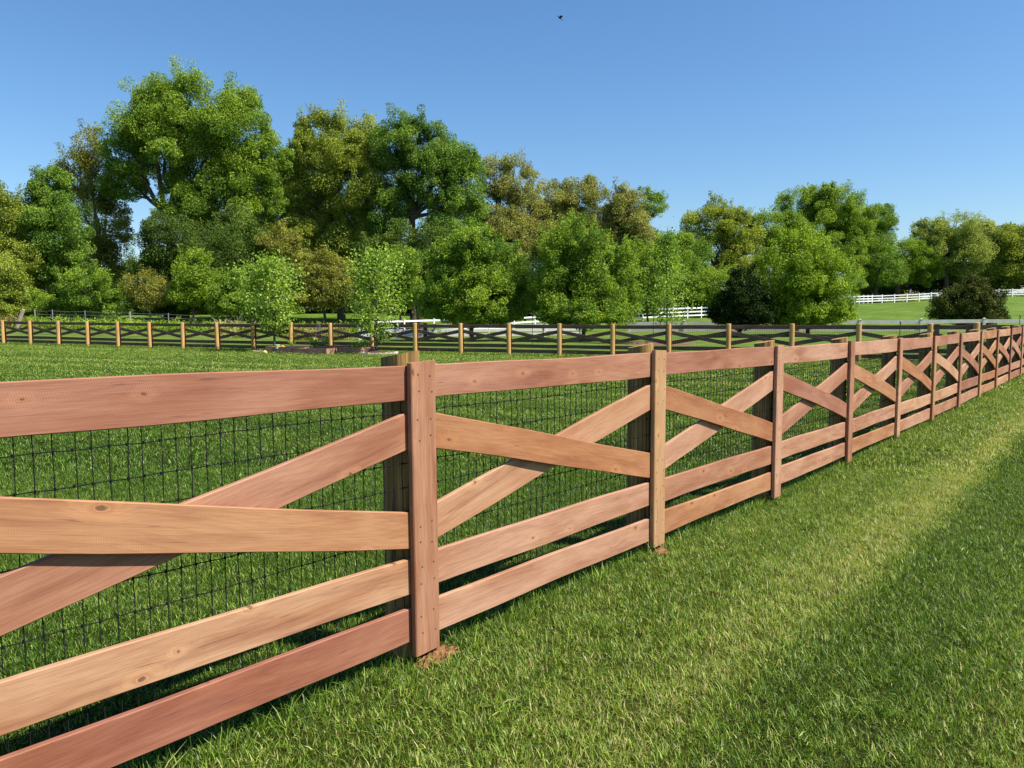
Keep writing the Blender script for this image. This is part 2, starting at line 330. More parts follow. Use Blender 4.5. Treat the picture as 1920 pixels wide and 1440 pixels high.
# ------------------------------------------------------------------ near fence
WOOD = wood_mat()
def srgb(r, g, b, k=1.0):
    f = lambda c: ((c/255+0.055)/1.055)**2.4 if c > 10 else c/255/12.92
    return (f(r)*k, f(g)*k, f(b)*k, 1)
POSTM = simple_mat('treated_post', (0.42, 0.26, 0.085), rough=0.85, scale=34, stretch=(1,1,0.05), bump=0.5, col2=(0.085, 0.05, 0.022), spec=0.1)
POSTD = simple_mat('weathered_post', (0.19, 0.14, 0.07), rough=0.85, scale=22, stretch=(1,1,0.08), bump=0.4, col2=(0.07, 0.05, 0.03))
NAIL = simple_mat('nail_head', (0.10, 0.075, 0.06), rough=0.5, metallic=0.3)
WIRE = simple_mat('black_wire', (0.010, 0.010, 0.011), rough=0.8, var=0.1, spec=0.1)
def board(name, parent, origin, xa, ya, L, zl, zr, v0, v1, color, bow=0.0, ch=0.003, seg=14, seed=0, mat=None, wav=0.004):
    """plank: runs from x=0 to L along axis xa (horizontal, world), vertical ends; zl=(bot,top) at x=0, zr at x=L; v0..v1 along ya."""
    rs = np.random.RandomState(abs(seed))
    sl = ((zr[0]+zr[1]) - (zl[0]+zl[1]))/2/L; an = math.atan(sl)
    X = Vector((math.cos(an), 0, math.sin(an))); Zv = Vector((-math.sin(an), 0, math.cos(an)))
    c0 = (zl[0]+zl[1])/2
    ph = rs.rand(4)*6.28
    vs = []; fs = []
    for i in range(seg+1):
        t = i/seg; x = t*L
        b = zl[0]*(1-t) + zr[0]*t; tp = zl[1]*(1-t) + zr[1]*t
        b += wav*math.sin(2.3*x+ph[0]) + 0.4*wav*math.sin(7*x+ph[1]); tp += wav*math.sin(2.0*x+ph[2]) + 0.4*wav*math.sin(6*x+ph[3])
        bw = bow * math.sin(math.pi*min(1, max(0, t)))**0.8 if bow else 0.0
        bw += 0.0012*math.sin(3*x+ph[1])
        a, c = v0+bw, v1+bw
        ring = [(a, b+ch), (a+ch, b), (c-ch, b), (c, b+ch), (c, tp-ch), (c-ch, tp), (a+ch, tp), (a, tp-ch)]
        for (yy, z) in ring:
            p = Vector((x, yy, z-c0))
            vs.append((p.dot(X), yy, p.dot(Zv)))
    for i in range(seg):
        for k in range(8):
            a = i*8+k; b = i*8+(k+1) % 8; fs.append((a, a+8, b+8, b))
    fs.append(tuple(range(8))); fs.append(tuple(seg*8+k for k in range(7, -1, -1)))
    mb = MB(); mb.v = vs; mb.f = fs
    # local axes -> world: local x = plank axis, local y = ya, local z = in-plane up
    wx = xa*X.x + Vector((0,0,1))*X.z; wz = xa*Zv.x + Vector((0,0,1))*Zv.z
    M = Matrix(((wx.x, ya.x, wz.x, 0), (wx.y, ya.y, wz.y, 0), (wx.z, ya.z, wz.z, 0), (0,0,0,1)))
    loc = origin + Vector((0, 0, c0)); M.translation = loc - parent.location
    o = mb.build(name, mat or WOOD, parent, M=M); o.color = color
    return o
KW = 0.56
C_RED = srgb(184, 122, 99, KW); C_PINK = srgb(204, 150, 122, KW); C_TAN = srgb(212, 158, 114, KW); C_LIGHT = srgb(230, 184, 146, KW)
C_PALE = srgb(222, 174, 144, KW); C_ORANGE = srgb(204, 144, 98, KW); C_YEL = srgb(226, 186, 136, KW)
C_DPINK = srgb(188, 130, 108, KW)
NB = 14
fence = thing('wooden_fence', 'new pinkish cedar plank fence with crossed braces and black wire mesh, running into the distance', 'fence', (O.x, O.y, gz(O.x, O.y)))
# panel colours: top, front brace, back brace, middle, bottom ; batten colour
PC = {-2: (C_RED, C_TAN, C_PINK, C_LIGHT, C_RED), -1: (C_RED, C_TAN, C_PINK, C_LIGHT, C_RED), 0: (C_DPINK, C_TAN, C_PINK, C_LIGHT, C_RED),
      1: (C_PINK, C_ORANGE, C_LIGHT, C_PALE, C_PALE), 2: (C_DPINK, C_ORANGE, C_PALE, C_PINK, C_TAN), 3: (C_PALE, C_DPINK, C_PINK, C_PALE, C_PALE),
      4: (C_PALE, C_TAN, C_PALE, C_PALE, C_TAN), 5: (C_PINK, C_ORANGE, C_PINK, C_LIGHT, C_PALE)}
BC = {0: C_PINK, 1: srgb(206, 154, 124, KW), 2: C_YEL, 3: C_PALE, 4: C_PINK, 5: C_LIGHT, 6: C_TAN, 7: C_PINK, 8: C_YEL}
allc = [C_PINK, C_PALE, C_TAN, C_LIGHT, C_DPINK, C_ORANGE]
def tz(i): return TOPZ[min(i+1, len(TOPZ)-1)] + EYE           # batten i
def wire_panel(u0, u1, z0a, z1a, z0b, z1b, seed):
    rs = np.random.RandomState(seed); mb = MB(); L = u1-u0; n = int(round(L/0.0508))
    r = 0.0017
    def P(t, z, dv=0.0): return fpos(u0+L*t, -0.0575+dv, z) - fence.location
    for k in range(n+1):
        t = (k+0.5)/(n+1); zb = z0a*(1-t)+z0b*t; zt = z1a*(1-t)+z1b*t
        m = 12; du = np.cumsum(rs.randn(m+1))*0.0006; lean = rs.randn()*0.003
        mb.tube([P(t + (du[i]+lean*i/m)/L, zb+(zt-zb)*i/m, 0.002*math.sin(i*2.1+k)) for i in range(m+1)], [r]*(m+1), 4, False)
    H = (z1a-z0a); rows = int(H/0.1016)
    for j in range(rows+1):
        pts = []; rad = 0.0016 if j in (0, rows) else 0.0018
        sag = rs.randn()*0.004
        for i in range(n*1+1):
            t = i/n; pts.append(P(t, (z1a*(1-t)+z1b*t) - 0.004 - j*0.1016 + sag*math.sin(math.pi*t) + 0.0016*math.sin(i*1.7+j) + 0.003*math.sin(t*9+j), 0.0015))
        mb.tube(pts, [rad]*len(pts), 4, False)
        if u0 < 6:
            for i in range(n):
                t = (i+0.5)/(n+1); p = P(t, (z1a*(1-t)+z1b*t) - 0.004 - j*0.1016 + sag*math.sin(math.pi*t) + 0.003*math.sin(t*9+j), 0.002)
                mb.box(p, (0.005, 0.005, 0.010))
    return mb
for i in range(-1, NB):
    ti = tz(i); u0 = (i-1)*SP
    bot = BOTZ[min(i+1, len(BOTZ)-1)] + EYE
    # batten: local x runs up
    col = BC.get(i, allc[(i*5+2) % 6])
    rs = np.random.RandomState(100+i)
    hb = ti - bot; wb = 0.136
    mb = MB(); ch = 0.004; seg = 10; vs = []; fs = []
    for s_ in range(seg+1):
        x = hb*s_/seg; wv = 0.0015*math.sin(4*x+i)
        ring = [(-0.030, -wb/2+ch+wv), (-0.030+ch, -wb/2+wv), (-ch, -wb/2+wv), (0, -wb/2+ch+wv), (0, wb/2-ch+wv), (-ch, wb/2+wv), (-0.030+ch, wb/2+wv), (-0.030, wb/2-ch+wv)]
        xx = x + (0.0)
        for (yy, q) in ring: vs.append((xx + (0.006*q/wb*(1 if i % 2 else -1) if s_ == seg else 0) + (0.02*q if s_ == 0 else 0), yy, q))
    for a_ in range(seg):
        for k in range(8):
            a = a_*8+k; b = a_*8+(k+1) % 8; fs.append((a, a+8, b+8, b))
    fs.append(tuple(range(8))); fs.append(tuple(seg*8+k for k in range(7, -1, -1)))
    mb.v = vs; mb.f = fs
    wx = Vector((0,0,1)); wy = NN; wz = -D if (wx.cross(wy)).dot(-D) > 0 else D
    M = Matrix(((wx.x, wy.x, wz.x, 0), (wx.y, wy.y, wz.y, 0), (wx.z, wy.z, wz.z, 0), (0,0,0,1)))
    M.translation = fpos(u0, 0, bot) - fence.location
    nf0 = len(mb.f)
    for zo in (.05, .12, .235, .31, .66, .735, .83, .91, 1.04, 1.12):
        for q in (-.035, .036):
            mb.tube([(hb-zo+rs.uniform(-.01,.01), -.001, q+rs.uniform(-.008,.008))]*1 + [(0,0,0)], [0,0], 3) if False else None
            cx_, cq = hb-zo+rs.uniform(-.01,.01), q+rs.uniform(-.008,.008); nn_ = 7
            mb.add([(cx_+.0042*math.cos(2*math.pi*k/nn_), .0008, cq+.0042*math.sin(2*math.pi*k/nn_)) for k in range(nn_)], [tuple(range(nn_))])
    o = mb.build('batten', WOOD, fence, M=M); o.color = col; o.data.materials.append(NAIL)
    for p_ in o.data.polygons[nf0:]: p_.material_index = 1
    # round post behind, cut on a slant
    pr = 0.078; n = 28; g0 = gz(*fpos(u0, -0.14, 0).xy) - 0.3; top = ti + 0.028
    pc = fpos(u0, -0.060-pr, 0) - fence.location; vs = []; fs = []
    rr = [pr*(1+0.025*math.sin(3*k*2*math.pi/n+i) + 0.012*rs.randn()) for k in range(n)]
    hs = np.linspace(0, 1, 9)
    for j, h in enumerate(hs):
        for k in range(n):
            a = 2*math.pi*k/n; q = rr[k]*(1.03-0.03*h)
            off = D*math.cos(a)*q + NN*math.sin(a)*q
            z = g0 + (top-g0)*h
            if j == len(hs)-1: z += (math.sin(a)*q)*0.16 + math.cos(a)*q*0.10
            vs.append((pc.x+off.x, pc.y+off.y, z-fence.location.z))
    for j in range(len(hs)-1):
        for k in range(n):
            a = j*n+k; b = j*n+(k+1) % n; fs.append((a, b, b+n, a+n))
    fs.append(tuple((len(hs)-1)*n+k for k in range(n)))
    mb = MB(); mb.v = vs; mb.f = fs
    mb.build('post', POSTM, fence, smooth=False)
    # panel boards from batten i to i+1
    if i < NB-1:
        tn = tz(i+1); cols = PC.get(i, tuple(allc[(i*7+k*3) % 6] for k in range(5)))
        e = 0.004; L = SP - e; V0, V1 = -0.0545, -0.0315; org = fpos(u0+e/2, 0, 0)
        rs2 = np.random.RandomState(50+i); jz = rs2.randn(10)*0.003
        def B(nm, za, zb, ci, sd, bow=0.0, v=(V0, V1)):
            return board(nm, fence, org, D, NN, L, (ti-za[1], ti-za[0]), (tn-zb[1], tn-zb[0]), v[0], v[1], cols[ci], bow=bow, seed=sd+i*10)
        B('top_rail', (.014+jz[0], .156+jz[0]), (.014+jz[1], .156+jz[1]), 0, 1)
        B('cross_brace', (.195+jz[2], .345+jz[2]), (.632+jz[3], .782+jz[3]), 1, 2, bow=0.031)
        B('cross_brace', (.612+jz[4], .765+jz[4]), (.190+jz[5], .343+jz[5]), 2, 3)
        B('middle_rail', (.798+jz[6], .942+jz[6]), (.798+jz[7], .942+jz[7]), 3, 4)
        B('bottom_rail', (1.008+jz[8], 1.150+jz[8]), (1.008+jz[9], 1.150+jz[9]), 4, 5)
        gA = gz(*fpos(u0, -0.06, 0).xy)+0.03; gB = gz(*fpos(u0+SP, -0.06, 0).xy)+0.03
        wire_panel(u0, u0+SP, ti-1.145, ti-0.10, tn-1.145, tn-0.10, 300+i).build('wire_mesh', WIRE, fence)

# bare clay where the posts were set, low mounds poking through the grass
SOIL = simple_mat('clay', (0.25, 0.115, 0.045), rough=0.95, scale=55, bump=1.0, col2=(0.10, 0.045, 0.02))
def mound(u, v, ru, rv, h, label):
    n = 44; m = 14; vs = []; fs = []; rs = np.random.RandomState(int(abs(u)*10)+5)
    rad = 1+0.16*rs.randn(n); c = fpos(u, v, 0); z0 = gz(c.x, c.y)
    for j in range(m+1):
        q = j/m
        for k in range(n):
            a = 2*math.pi*k/n; rr_ = q*rad[k] if j else 0
            p = D*(math.cos(a)*ru*rr_) + NN*(math.sin(a)*rv*rr_)
            vs.append((p.x, p.y, h*(1-q**2.0) - 0.014*q + 0.009*rs.randn()*(1-q*.7)))
    for j in range(m):
        for k in range(n):
            a = j*n+k; b = j*n+(k+1) % n; fs.append((a, a+n, b+n, b))
    mb = MB(); mb.v = vs; mb.f = fs; o = mb.build('soil_mound', SOIL, None, (c.x, c.y, z0), smooth=True)
    tag(o, label, 'soil'); return (c.x, c.y, ru, rv)
MOUNDS = [mound(0.04, -0.03, 0.15, 0.10, 0.030, 'patch of bare orange clay at the foot of the nearest full batten'),
          mound(SP+0.03, -0.04, 0.10, 0.08, 0.028, 'small patch of bare clay at the foot of the second, yellowish batten')]

# ------------------------------------------------------------------ far fence (posts toward the camera, rails behind)
FS = 2.1
FA = Vector((-13.0247*FS, 19.7474*FS, 0)); FD = Vector((0.92631*FS, -0.37676*FS, 0))
FDU = FD.normalized(); FN = Vector((-FDU.y, FDU.x, 0)) * -1.0       # toward camera
if FN.y > 0: FN = -FN
FPOST = simple_mat('yellow_pine_post', (0.50, 0.31, 0.12), rough=0.8, scale=16, stretch=(1,1,0.1), bump=0.3, col2=(0.36, 0.20, 0.065))
FRAIL = simple_mat('brown_stained_rail', (0.20, 0.115, 0.075), rough=0.8, scale=12, stretch=(0.2,1,1), bump=0.2, col2=(0.09, 0.052, 0.036))
far_pts = [FA + FD*i for i in range(-3, 22)]
def fzt(p): return gz(p.x, p.y) + 1.23
ff = thing('wooden_fence', 'long dark brown rail fence with yellowish round posts across the far side of the lawn', 'fence', tuple(FA + Vector((0,0,gz(FA.x, FA.y)))))
def round_post(parent, p, top, r, mat, name='post', n=14):
    mb = MB(); g0 = gz(p.x, p.y)-0.3; q = Vector((p.x, p.y, 0)) - parent.location
    rs = random.Random(int(p.x*100)); le = Vector((rs.uniform(-.012, .012), rs.uniform(-.012, .012), 0))
    mb.tube([Vector((q.x, q.y, g0-parent.location.z)), Vector((q.x, q.y, (g0+top)/2-parent.location.z)) + le*0.5, Vector((q.x, q.y, top-0.012-parent.location.z)) + le, Vector((q.x, q.y, top-parent.location.z)) + le], [r*1.02, r*rs.uniform(.98, 1.03), r, r*0.88], n)
    return mb.build(name, mat, parent)
def far_panel(a, b, seed, x=True):
    L = (b-a).length; xa = (b-a).normalized(); ta = fzt(a); tb = fzt(b); v0, v1 = -0.115, -0.09
    ya = FN; col = (1,1,1,1)
    def B(nm, za, zb, v=(v0, v1), sd=0): board(nm, ff, a.copy(), xa, ya, L, (ta-za[1], ta-za[0]), (tb-zb[1], tb-zb[0]), v[0], v[1], col, seed=seed+sd, mat=FRAIL, seg=3, wav=0.004)
    B('top_rail', (.03, .17), (.03, .17))
    if x:
        B('cross_brace', (.22, .36), (.62, .76), (v0+.026, v1+.026), 1); B('cross_brace', (.62, .76), (.22, .36), (v0, v1), 2)
    B('middle_rail', (.80, .94), (.80, .94), sd=3); B('bottom_rail', (1.0, 1.14), (1.0, 1.14), sd=4)
def far_batten(p):
    board('batten', ff, p + FDU*-0.045, FDU, FN, 0.12, (fzt(p)-1.2, fzt(p)), (fzt(p)-1.2, fzt(p)), -0.150, -0.122, (1,1,1,1), mat=FRAIL, seg=1, wav=0)
for i, p in enumerate(far_pts):
    round_post(ff, p, fzt(p)+0.02, 0.085, FPOST); far_batten(p)
    if i < len(far_pts)-1: far_panel(p, far_pts[i+1], 900+i*7)
# short section by the corner, then the fence goes on to the right
c0 = far_pts[-1]; c1 = c0 + FDU*1.28
board('plank_stile', ff, c0 + FDU*0.10, FDU, FN, 0.15, (fzt(c0)-1.2, fzt(c0)), (fzt(c0)-1.2, fzt(c0)), 0.0, 0.03, (1,1,1,1), mat=FRAIL, seg=1, wav=0)
board('plank_stile', ff, c1 - FDU*0.28, FDU, FN, 0.16, (fzt(c0)-1.2, fzt(c0)), (fzt(c0)-1.2, fzt(c0)), -0.08, -0.05, (1,1,1,1), mat=FRAIL, seg=1, wav=0)
far_panel(c0, c1, 2000); round_post(ff, c1, fzt(c1)+0.05, 0.10, FPOST)
pv = c1
for k in range(5):
    nx_ = pv + FD; far_panel(pv, nx_, 2100+k*9); round_post(ff, nx_, fzt(nx_)+0.02, 0.085, FPOST); pv = nx_
# fine mesh on the far fence: one mesh, copied
def far_mesh():
    mb = MB(); L = FD.length
    for k in range(28):
        t = k/28; mb.tube([(t*L, 0, 0.05), (t*L, 0, 1.1)], [0.0022]*2, 3, False)
    for j in range(8): mb.tube([(0, 0, 0.1+j*.14), (L, 0, 0.1+j*.14)], [0.0022]*2, 3, False)
    return mb
fm = None
for i in range(len(far_pts)-1):
    p = far_pts[i]; ang = math.atan2(FDU.y, FDU.x)
    if fm is None: fm = far_mesh().build('wire_mesh', WIRE, ff)
    o = fm if i == 0 else link(fm.copy(), ff)
    o.rotation_euler = (0, 0, ang); o.location = p - FN*0.085 + Vector((0, 0, gz(p.x, p.y))) - ff.location

# ------------------------------------------------------------------ white fences
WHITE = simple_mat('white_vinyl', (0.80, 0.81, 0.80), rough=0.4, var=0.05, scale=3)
GREYW = simple_mat('shade_grey_white_boards', (0.60, 0.56, 0.51), rough=0.6, var=0.1, scale=3)  # white boards, with the grey of their shaded side put into the colour
def white_fence(label, pts, H, rails, post=0.10, rh=0.13, name='white_fence', mat=None):
    mat = mat or WHITE
    base = Vector((pts[0][0], pts[0][1], gz(*pts[0]))); t = thing(name, label, "fence", tuple(base))
    P = [Vector((p[0], p[1], gz(p[0], p[1]))) for p in pts]
    for i, p in enumerate(P):
        q = p - base; mb = MB(); a = (P[min(i+1, len(P)-1)] - P[max(i-1, 0)]); Mz = Matrix.Rotation(math.atan2(a.y, a.x), 3, 'Z')
        mb.box((q.x, q.y, q.z + H/2 - 0.1), (post, post, H+0.2), Mz)
        po = mb.build('post', mat, t)
        mb = MB(); mb.box((q.x, q.y, q.z + H + 0.015), (post+0.03, post+0.03, 0.03), Mz)
        z = q.z + H + 0.03; hw = post/2
        mb.add([Vector((q.x, q.y, 0)) + Mz @ Vector((sx*hw, sy*hw, 0)) + Vector((0,0,z)) for sx, sy in ((-1,-1),(1,-1),(1,1),(-1,1))] + [Vector((q.x, q.y, z+0.04))], [(0,1,4),(1,2,4),(2,3,4),(3,0,4)])
        mb.build('post_cap', mat, po)
    for i in range(len(P)-1):
        a = P[i]-base; b = P[i+1]-base
        mb = MB()
        for hz in rails:
            d = (b-a); L = d.length; X = d.normalized(); Y = Vector((0,0,1)).cross(X).normalized(); Z = X.cross(Y)
            M3 = Matrix((X, Y, Z)).transposed()
            mb.box((a+b)/2 + Vector((0,0,hz)), (L-post*0.9, 0.04, rh), M3)
        mb.build('rails', mat, t)
    return t
def gpt(px, Y): r = ray(px, 600); return (r.x/r.y*Y, Y)
def gpts(l): return [gpt(*q) for q in l]
def densify(ctrl, step):
    pts = [Vector(gpt(*q)) for q in ctrl]; out = [pts[0]]; acc = 0
    for a, b in zip(pts, pts[1:]):
        L = (b-a).length; s = step-acc
        while s <= L: out.append(a + (b-a)*(s/L)); s += step
        acc = L-(s-step)
    return [tuple(p) for p in out]
white_fence('white three-rail fence climbing behind the round bushes toward the dark cedar', densify([(700, 58), (800, 60), (960, 64), (1150, 73), (1210, 76), (1450, 92), (1560, 101)], 2.45), 1.2, (0.32, 0.70, 1.08))
white_fence('white three-rail fence curving along the crest of the green hill at the right', densify([(1592, 106), (1636, 115), (1760, 118), (1920, 119), (2250, 122)], 2.2), 1.2, (0.35, 0.70, 1.08), post=0.13)
NP_ = Vector(gpt(1178, 55)); nd = Vector((math.cos(R(-9)), math.sin(R(-9))))
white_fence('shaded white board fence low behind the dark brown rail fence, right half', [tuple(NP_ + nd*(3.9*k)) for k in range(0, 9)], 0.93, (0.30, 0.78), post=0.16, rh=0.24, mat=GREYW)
white_fence('low white paddock fence seen between the second sapling and the big round bushes', [tuple(Vector(gpt(745, 50)) + Vector((math.cos(R(3)), math.sin(R(3))))*(2.4*k)) for k in range(-1, 6)], 0.98, (0.30, 0.58, 0.86), post=0.14, rh=0.19)
gp = thing('gate_post', 'dark grey square post standing beside the low white paddock fence', 'post', (*gpt(797, 49), gz(*gpt(797, 49))))
mb = MB(); mb.tube([(0,0,-.2), (0,0,.6), (0,0,1.02)], [.13,.125,.12], 10); mb.build('shaft', simple_mat('grey_timber', (0.07, 0.07, 0.075), scale=8), gp)
mb = MB(); mb.tube([(0,0,1.02), (0,0,1.06), (0,0,1.09)], [.14,.14,.09], 10); mb.build('post_cap', simple_mat('dark_cap', (0.05, 0.05, 0.055), scale=8), gp)

# ------------------------------------------------------------------ trees
BARK = simple_mat('bark', (0.11, 0.085, 0.06), rough=0.9, scale=9, stretch=(1,1,0.25), bump=0.6, col2=(0.035, 0.028, 0.02))
PALEBARK = simple_mat('pale_bark', (0.26, 0.22, 0.17), rough=0.9, scale=9, stretch=(1,1,0.25), bump=0.4)
LM = {
 'green':  leaf_mat('leaf_green', (0.030, 0.068, 0.008), (0.094, 0.158, 0.014), (0.200, 0.262, 0.028)),
 'deep':   leaf_mat('leaf_deep', (0.022, 0.056, 0.009), (0.070, 0.132, 0.016), (0.155, 0.222, 0.028)),
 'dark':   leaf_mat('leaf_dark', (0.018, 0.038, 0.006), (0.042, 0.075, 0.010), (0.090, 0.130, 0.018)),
 'bright': leaf_mat('leaf_bright', (0.042, 0.088, 0.007), (0.104, 0.166, 0.012), (0.205, 0.265, 0.024)),
 'fresh':  leaf_mat('leaf_fresh', (0.042, 0.090, 0.011), (0.112, 0.176, 0.020), (0.230, 0.305, 0.046)),
 'olive':  leaf_mat('leaf_olive', (0.050, 0.075, 0.010), (0.132, 0.168, 0.020), (0.250, 0.275, 0.042)),
 'tan':    leaf_mat('leaf_tan', (0.055, 0.066, 0.016), (0.142, 0.152, 0.036), (0.270, 0.262, 0.076)),
 'rust':   leaf_mat('leaf_rust', (0.050, 0.052, 0.010), (0.130, 0.140, 0.022), (0.240, 0.235, 0.040)),
 'pale':   leaf_mat('leaf_pale', (0.060, 0.085, 0.018), (0.140, 0.175, 0.034), (0.250, 0.285, 0.075)),
 'cedar':  leaf_mat('leaf_cedar', (0.005, 0.012, 0.003), (0.014, 0.028, 0.007), (0.035, 0.055, 0.014), trans=0.1, spec=0.03),
 'cedar2': leaf_mat('leaf_cedar2', (0.020, 0.032, 0.006), (0.055, 0.072, 0.014), (0.120, 0.120, 0.030), trans=0.1, spec=0.04),
}
def leaves(C, size, nrm_up, r, aspect=0.55, droop=0.0):
    """C (n,3) centres -> quads"""
    n = len(C); nrm = r.normal(size=(n, 3)); nrm[:, 2] += nrm_up; nrm[:, 0] += 0.62; nrm[:, 1] -= 0.30; nrm /= np.linalg.norm(nrm, axis=1)[:, None]
    a = r.normal(size=(n, 3)); a[:, 2] -= droop; a -= nrm*(a*nrm).sum(1)[:, None]; a /= np.linalg.norm(a, axis=1)[:, None]
    b = np.cross(nrm, a); s = size*r.uniform(0.6, 1.35, n)[:, None]
    V = np.stack([C - a*s*0.5, C + b*s*0.5*aspect - nrm*s*0.06, C + a*s*0.5, C - b*s*0.5*aspect + nrm*s*0.06], 1).reshape(-1, 3)
    Fc = np.arange(4*n).reshape(n, 4); return V, Fc
def crown_points(lobes, size, dens, r, fl=0.75, sprig=0.25, crel=0.24):
    """lobes: (centre, rx, ry, rz). returns leaf centres + clump centres + tint"""
    pts = []; tin = []; clumps = []
    for (c, rx, ry, rz) in lobes:
        area = 4*math.pi*((rx*ry)**1.6/3 + (rx*rz)**1.6/3 + (ry*rz)**1.6/3)**(1/1.6)
        cr = crel*min(rx, rz)*1.25 + 0.12; cr = min(cr, 1.35)
        nc = max(8, int(area/(cr*cr*2.3)))
        d = r.normal(size=(nc, 3)); d /= np.linalg.norm(d, axis=1)[:, None]
        rad = r.uniform(0.35, 1.0, nc)**0.45*r.uniform(0.86, 1.06, nc)
        cc = np.asarray(c) + d*rad[:, None]*np.array([rx, ry, rz])
        nl = max(6, int(7.0*dens*cr*cr/(size*size)))
        for k in range(nc):
            ck = cr*r.uniform(0.55, 1.3); m = int(nl*(ck/cr)**2*r.uniform(0.6, 1.2))
            if r.random() < sprig and d[k, 2] > -0.1:
                p = np.clip(r.normal(size=(m//2+3, 3)), -1.5, 1.5)*np.array([ck*0.24, ck*0.24, ck*0.6]); p[:, 2] += ck*0.62
                p[:, :2] += (d[k, :2]*0.3)*p[:, 2:3]
            else:
                p = r.normal(size=(m, 3)); q = np.linalg.norm(p, axis=1)[:, None]; p = p/q*np.minimum(q*0.58, 1.0)**0.8*ck
                p[:, 2] *= fl; p[:, 2] -= 0.18*(p[:, 0]**2 + p[:, 1]**2)/ck
            pts.append(cc[k] + p); tin.append(np.clip(0.5 + 0.15*r.normal() + 0.26*r.normal(size=len(p)), 0, 1))
            clumps.append(cc[k])
    return np.concatenate(pts), np.concatenate(tin), np.array(clumps)
def limb(mb, a, b, r0, r1, rr, n=5, seg=4, wob=0.08):
    a = Vector(a); b = Vector(b); L = (b-a).length; pts = []
    for i in range(seg+1):
        t = i/seg; p = a.lerp(b, t); p += Vector((rr.uniform(-1,1), rr.uniform(-1,1), rr.uniform(-.4,.4)))*L*wob*math.sin(math.pi*t)
        p.z -= L*0.06*math.sin(math.pi*t)*0
        pts.append(p)
    mb.tube(pts, [r0 + (r1-r0)*i/seg for i in range(seg+1)], n, False)
TREES = []; NL = [0]
def tree(name, label, cat, Y, base_px, lobes_px, mat, leaf=0.17, dens=2.4, trunk=0.3, group=None, bark=None, sprig=0.25, fl=0.75, crel=0.24, depth=0.9, up=0.35, trunk_top=None, droop=0.0, nbr=40, seed=None, lobe_depth=0.25):
    seed = seed if seed is not None else len(TREES)+11; r = np.random.default_rng(seed); rr = random.Random(seed)
    b2 = gpt(base_px, Y); bz = gz(*b2); base = Vector((b2[0], b2[1], bz)); k = Y/F
    lobes = []
    for (x, y, rx, ry) in lobes_px:
        dy = rr.uniform(-1, 1)*rx*k*lobe_depth; c = at(x, y, Y) + Vector((0, dy, 0)) - base
        lobes.append((c, rx*k*1.12, rx*k*depth, ry*k*1.08))
    leaf *= 0.85
    for (c, a_, b_, h_) in list(lobes):
        if h_/k < 23: continue
        for _ in range(3 if name != 'round_bush' else 2):
            q = Vector((rr.gauss(0, 1), rr.gauss(0, 1)*.6, rr.gauss(0, 1)*.9)).normalized(); f_ = rr.uniform(.30, .46); e_ = rr.uniform(.70, .92)
            lobes.append((c + Vector((q.x*a_*e_, q.y*b_*e_, q.z*h_*e_)), a_*f_, b_*f_, h_*f_*rr.uniform(.8, 1.25)))
    nmain = len(lobes_px)
    t = thing(name, label, cat, tuple(base), group); TREES.append(t)
    P, tin, clumps = crown_points(lobes, leaf, dens, r, fl, sprig, crel)
    NL[0] += len(P)
    keep = P[:, 2] > 0.03; P = P[keep]; tin = tin[keep]
    V, Fc = leaves(P, leaf, up, r, droop=droop); mesh_np('crown', V, Fc, 4, LM[mat], t, tint=np.repeat(tin, 4))
    mb = MB(); cs = [np.asarray(l[0]) for l in lobes[:nmain]]; cm = Vector(np.mean(cs, 0)); zmin = min(l[0].z-l[3]*0.5 for l in lobes[:nmain])
    fork = Vector((cm.x*0.35, cm.y*0.2, max(0.35*cm.z, min(zmin, cm.z*0.6)))) if trunk_top is None else (at(trunk_top[0], trunk_top[1], Y) - base)
    pts = [Vector((0,0,-0.3)), Vector((0,0,0.05)), fork*0.5 + Vector((rr.uniform(-.1,.1), 0, 0)), fork]
    mb.tube(pts, [trunk*1.35, trunk*1.1, trunk*0.9, trunk*0.75], 9, False)
    ends = []
    for l in lobes[:nmain]:
        e = Vector(l[0]) + Vector((0, 0, l[3]*0.45)); limb(mb, fork, e, trunk*0.55, trunk*0.10, rr, 6, 6, 0.06); ends.append(e)
    idx = rr.sample(range(len(clumps)), min(nbr, len(clumps)))
    for j in idx:
        cpt = Vector(clumps[j])
        best = min(range(nmain), key=lambda q: (Vector(lobes[q][0])-cpt).length)
        st = fork.lerp(ends[best], rr.uniform(0.45, 0.85)); limb(mb, st, cpt, trunk*0.16, trunk*0.03, rr, 4, 3, 0.06)
    mb.build('trunk', bark or BARK, t, smooth=True)
    return t
GW = 'trees of the woodland behind the lawn'
# left woodland, front row
tree('broadleaf_tree', 'olive green tree cut off by the left edge of the picture', 'tree', 64, -12, [(-20,395,50,60),(12,420,34,62),(20,500,40,62),(-30,500,50,60)], 'olive', seed=1, group=GW)
tree('broadleaf_tree', 'small green tree with dark leaning trunk, second from the left edge', 'tree', 66, 74, [(88,345,30,32),(78,390,42,42),(112,430,50,50),(60,500,45,55),(125,500,40,48)], 'deep', seed=2, trunk=0.3, trunk_top=(86,430), group=GW)
tree('broadleaf_tree', 'brownish olive spring tree left of the tallest tree', 'tree', 72, 190, [(168,280,28,34),(150,330,42,40),(190,350,30,40),(200,420,34,55),(175,480,40,50)], 'rust', seed=3, dens=1.5, group=GW, bark=PALEBARK)
tree('broadleaf_tree', 'tallest green tree with wide crown and sky showing round its forked limbs', 'tree', 70, 318, [(270,215,52,52),(332,205,58,58),(392,216,60,58),(445,250,52,62),(240,290,38,50),(310,280,70,55),(385,310,70,60),(470,340,50,66),(232,345,34,30),(425,400,62,62),(500,300,38,42),(352,385,45,36)], 'green', seed=4, trunk=0.5, trunk_top=(322,420), group=GW, nbr=80, dens=2.2)
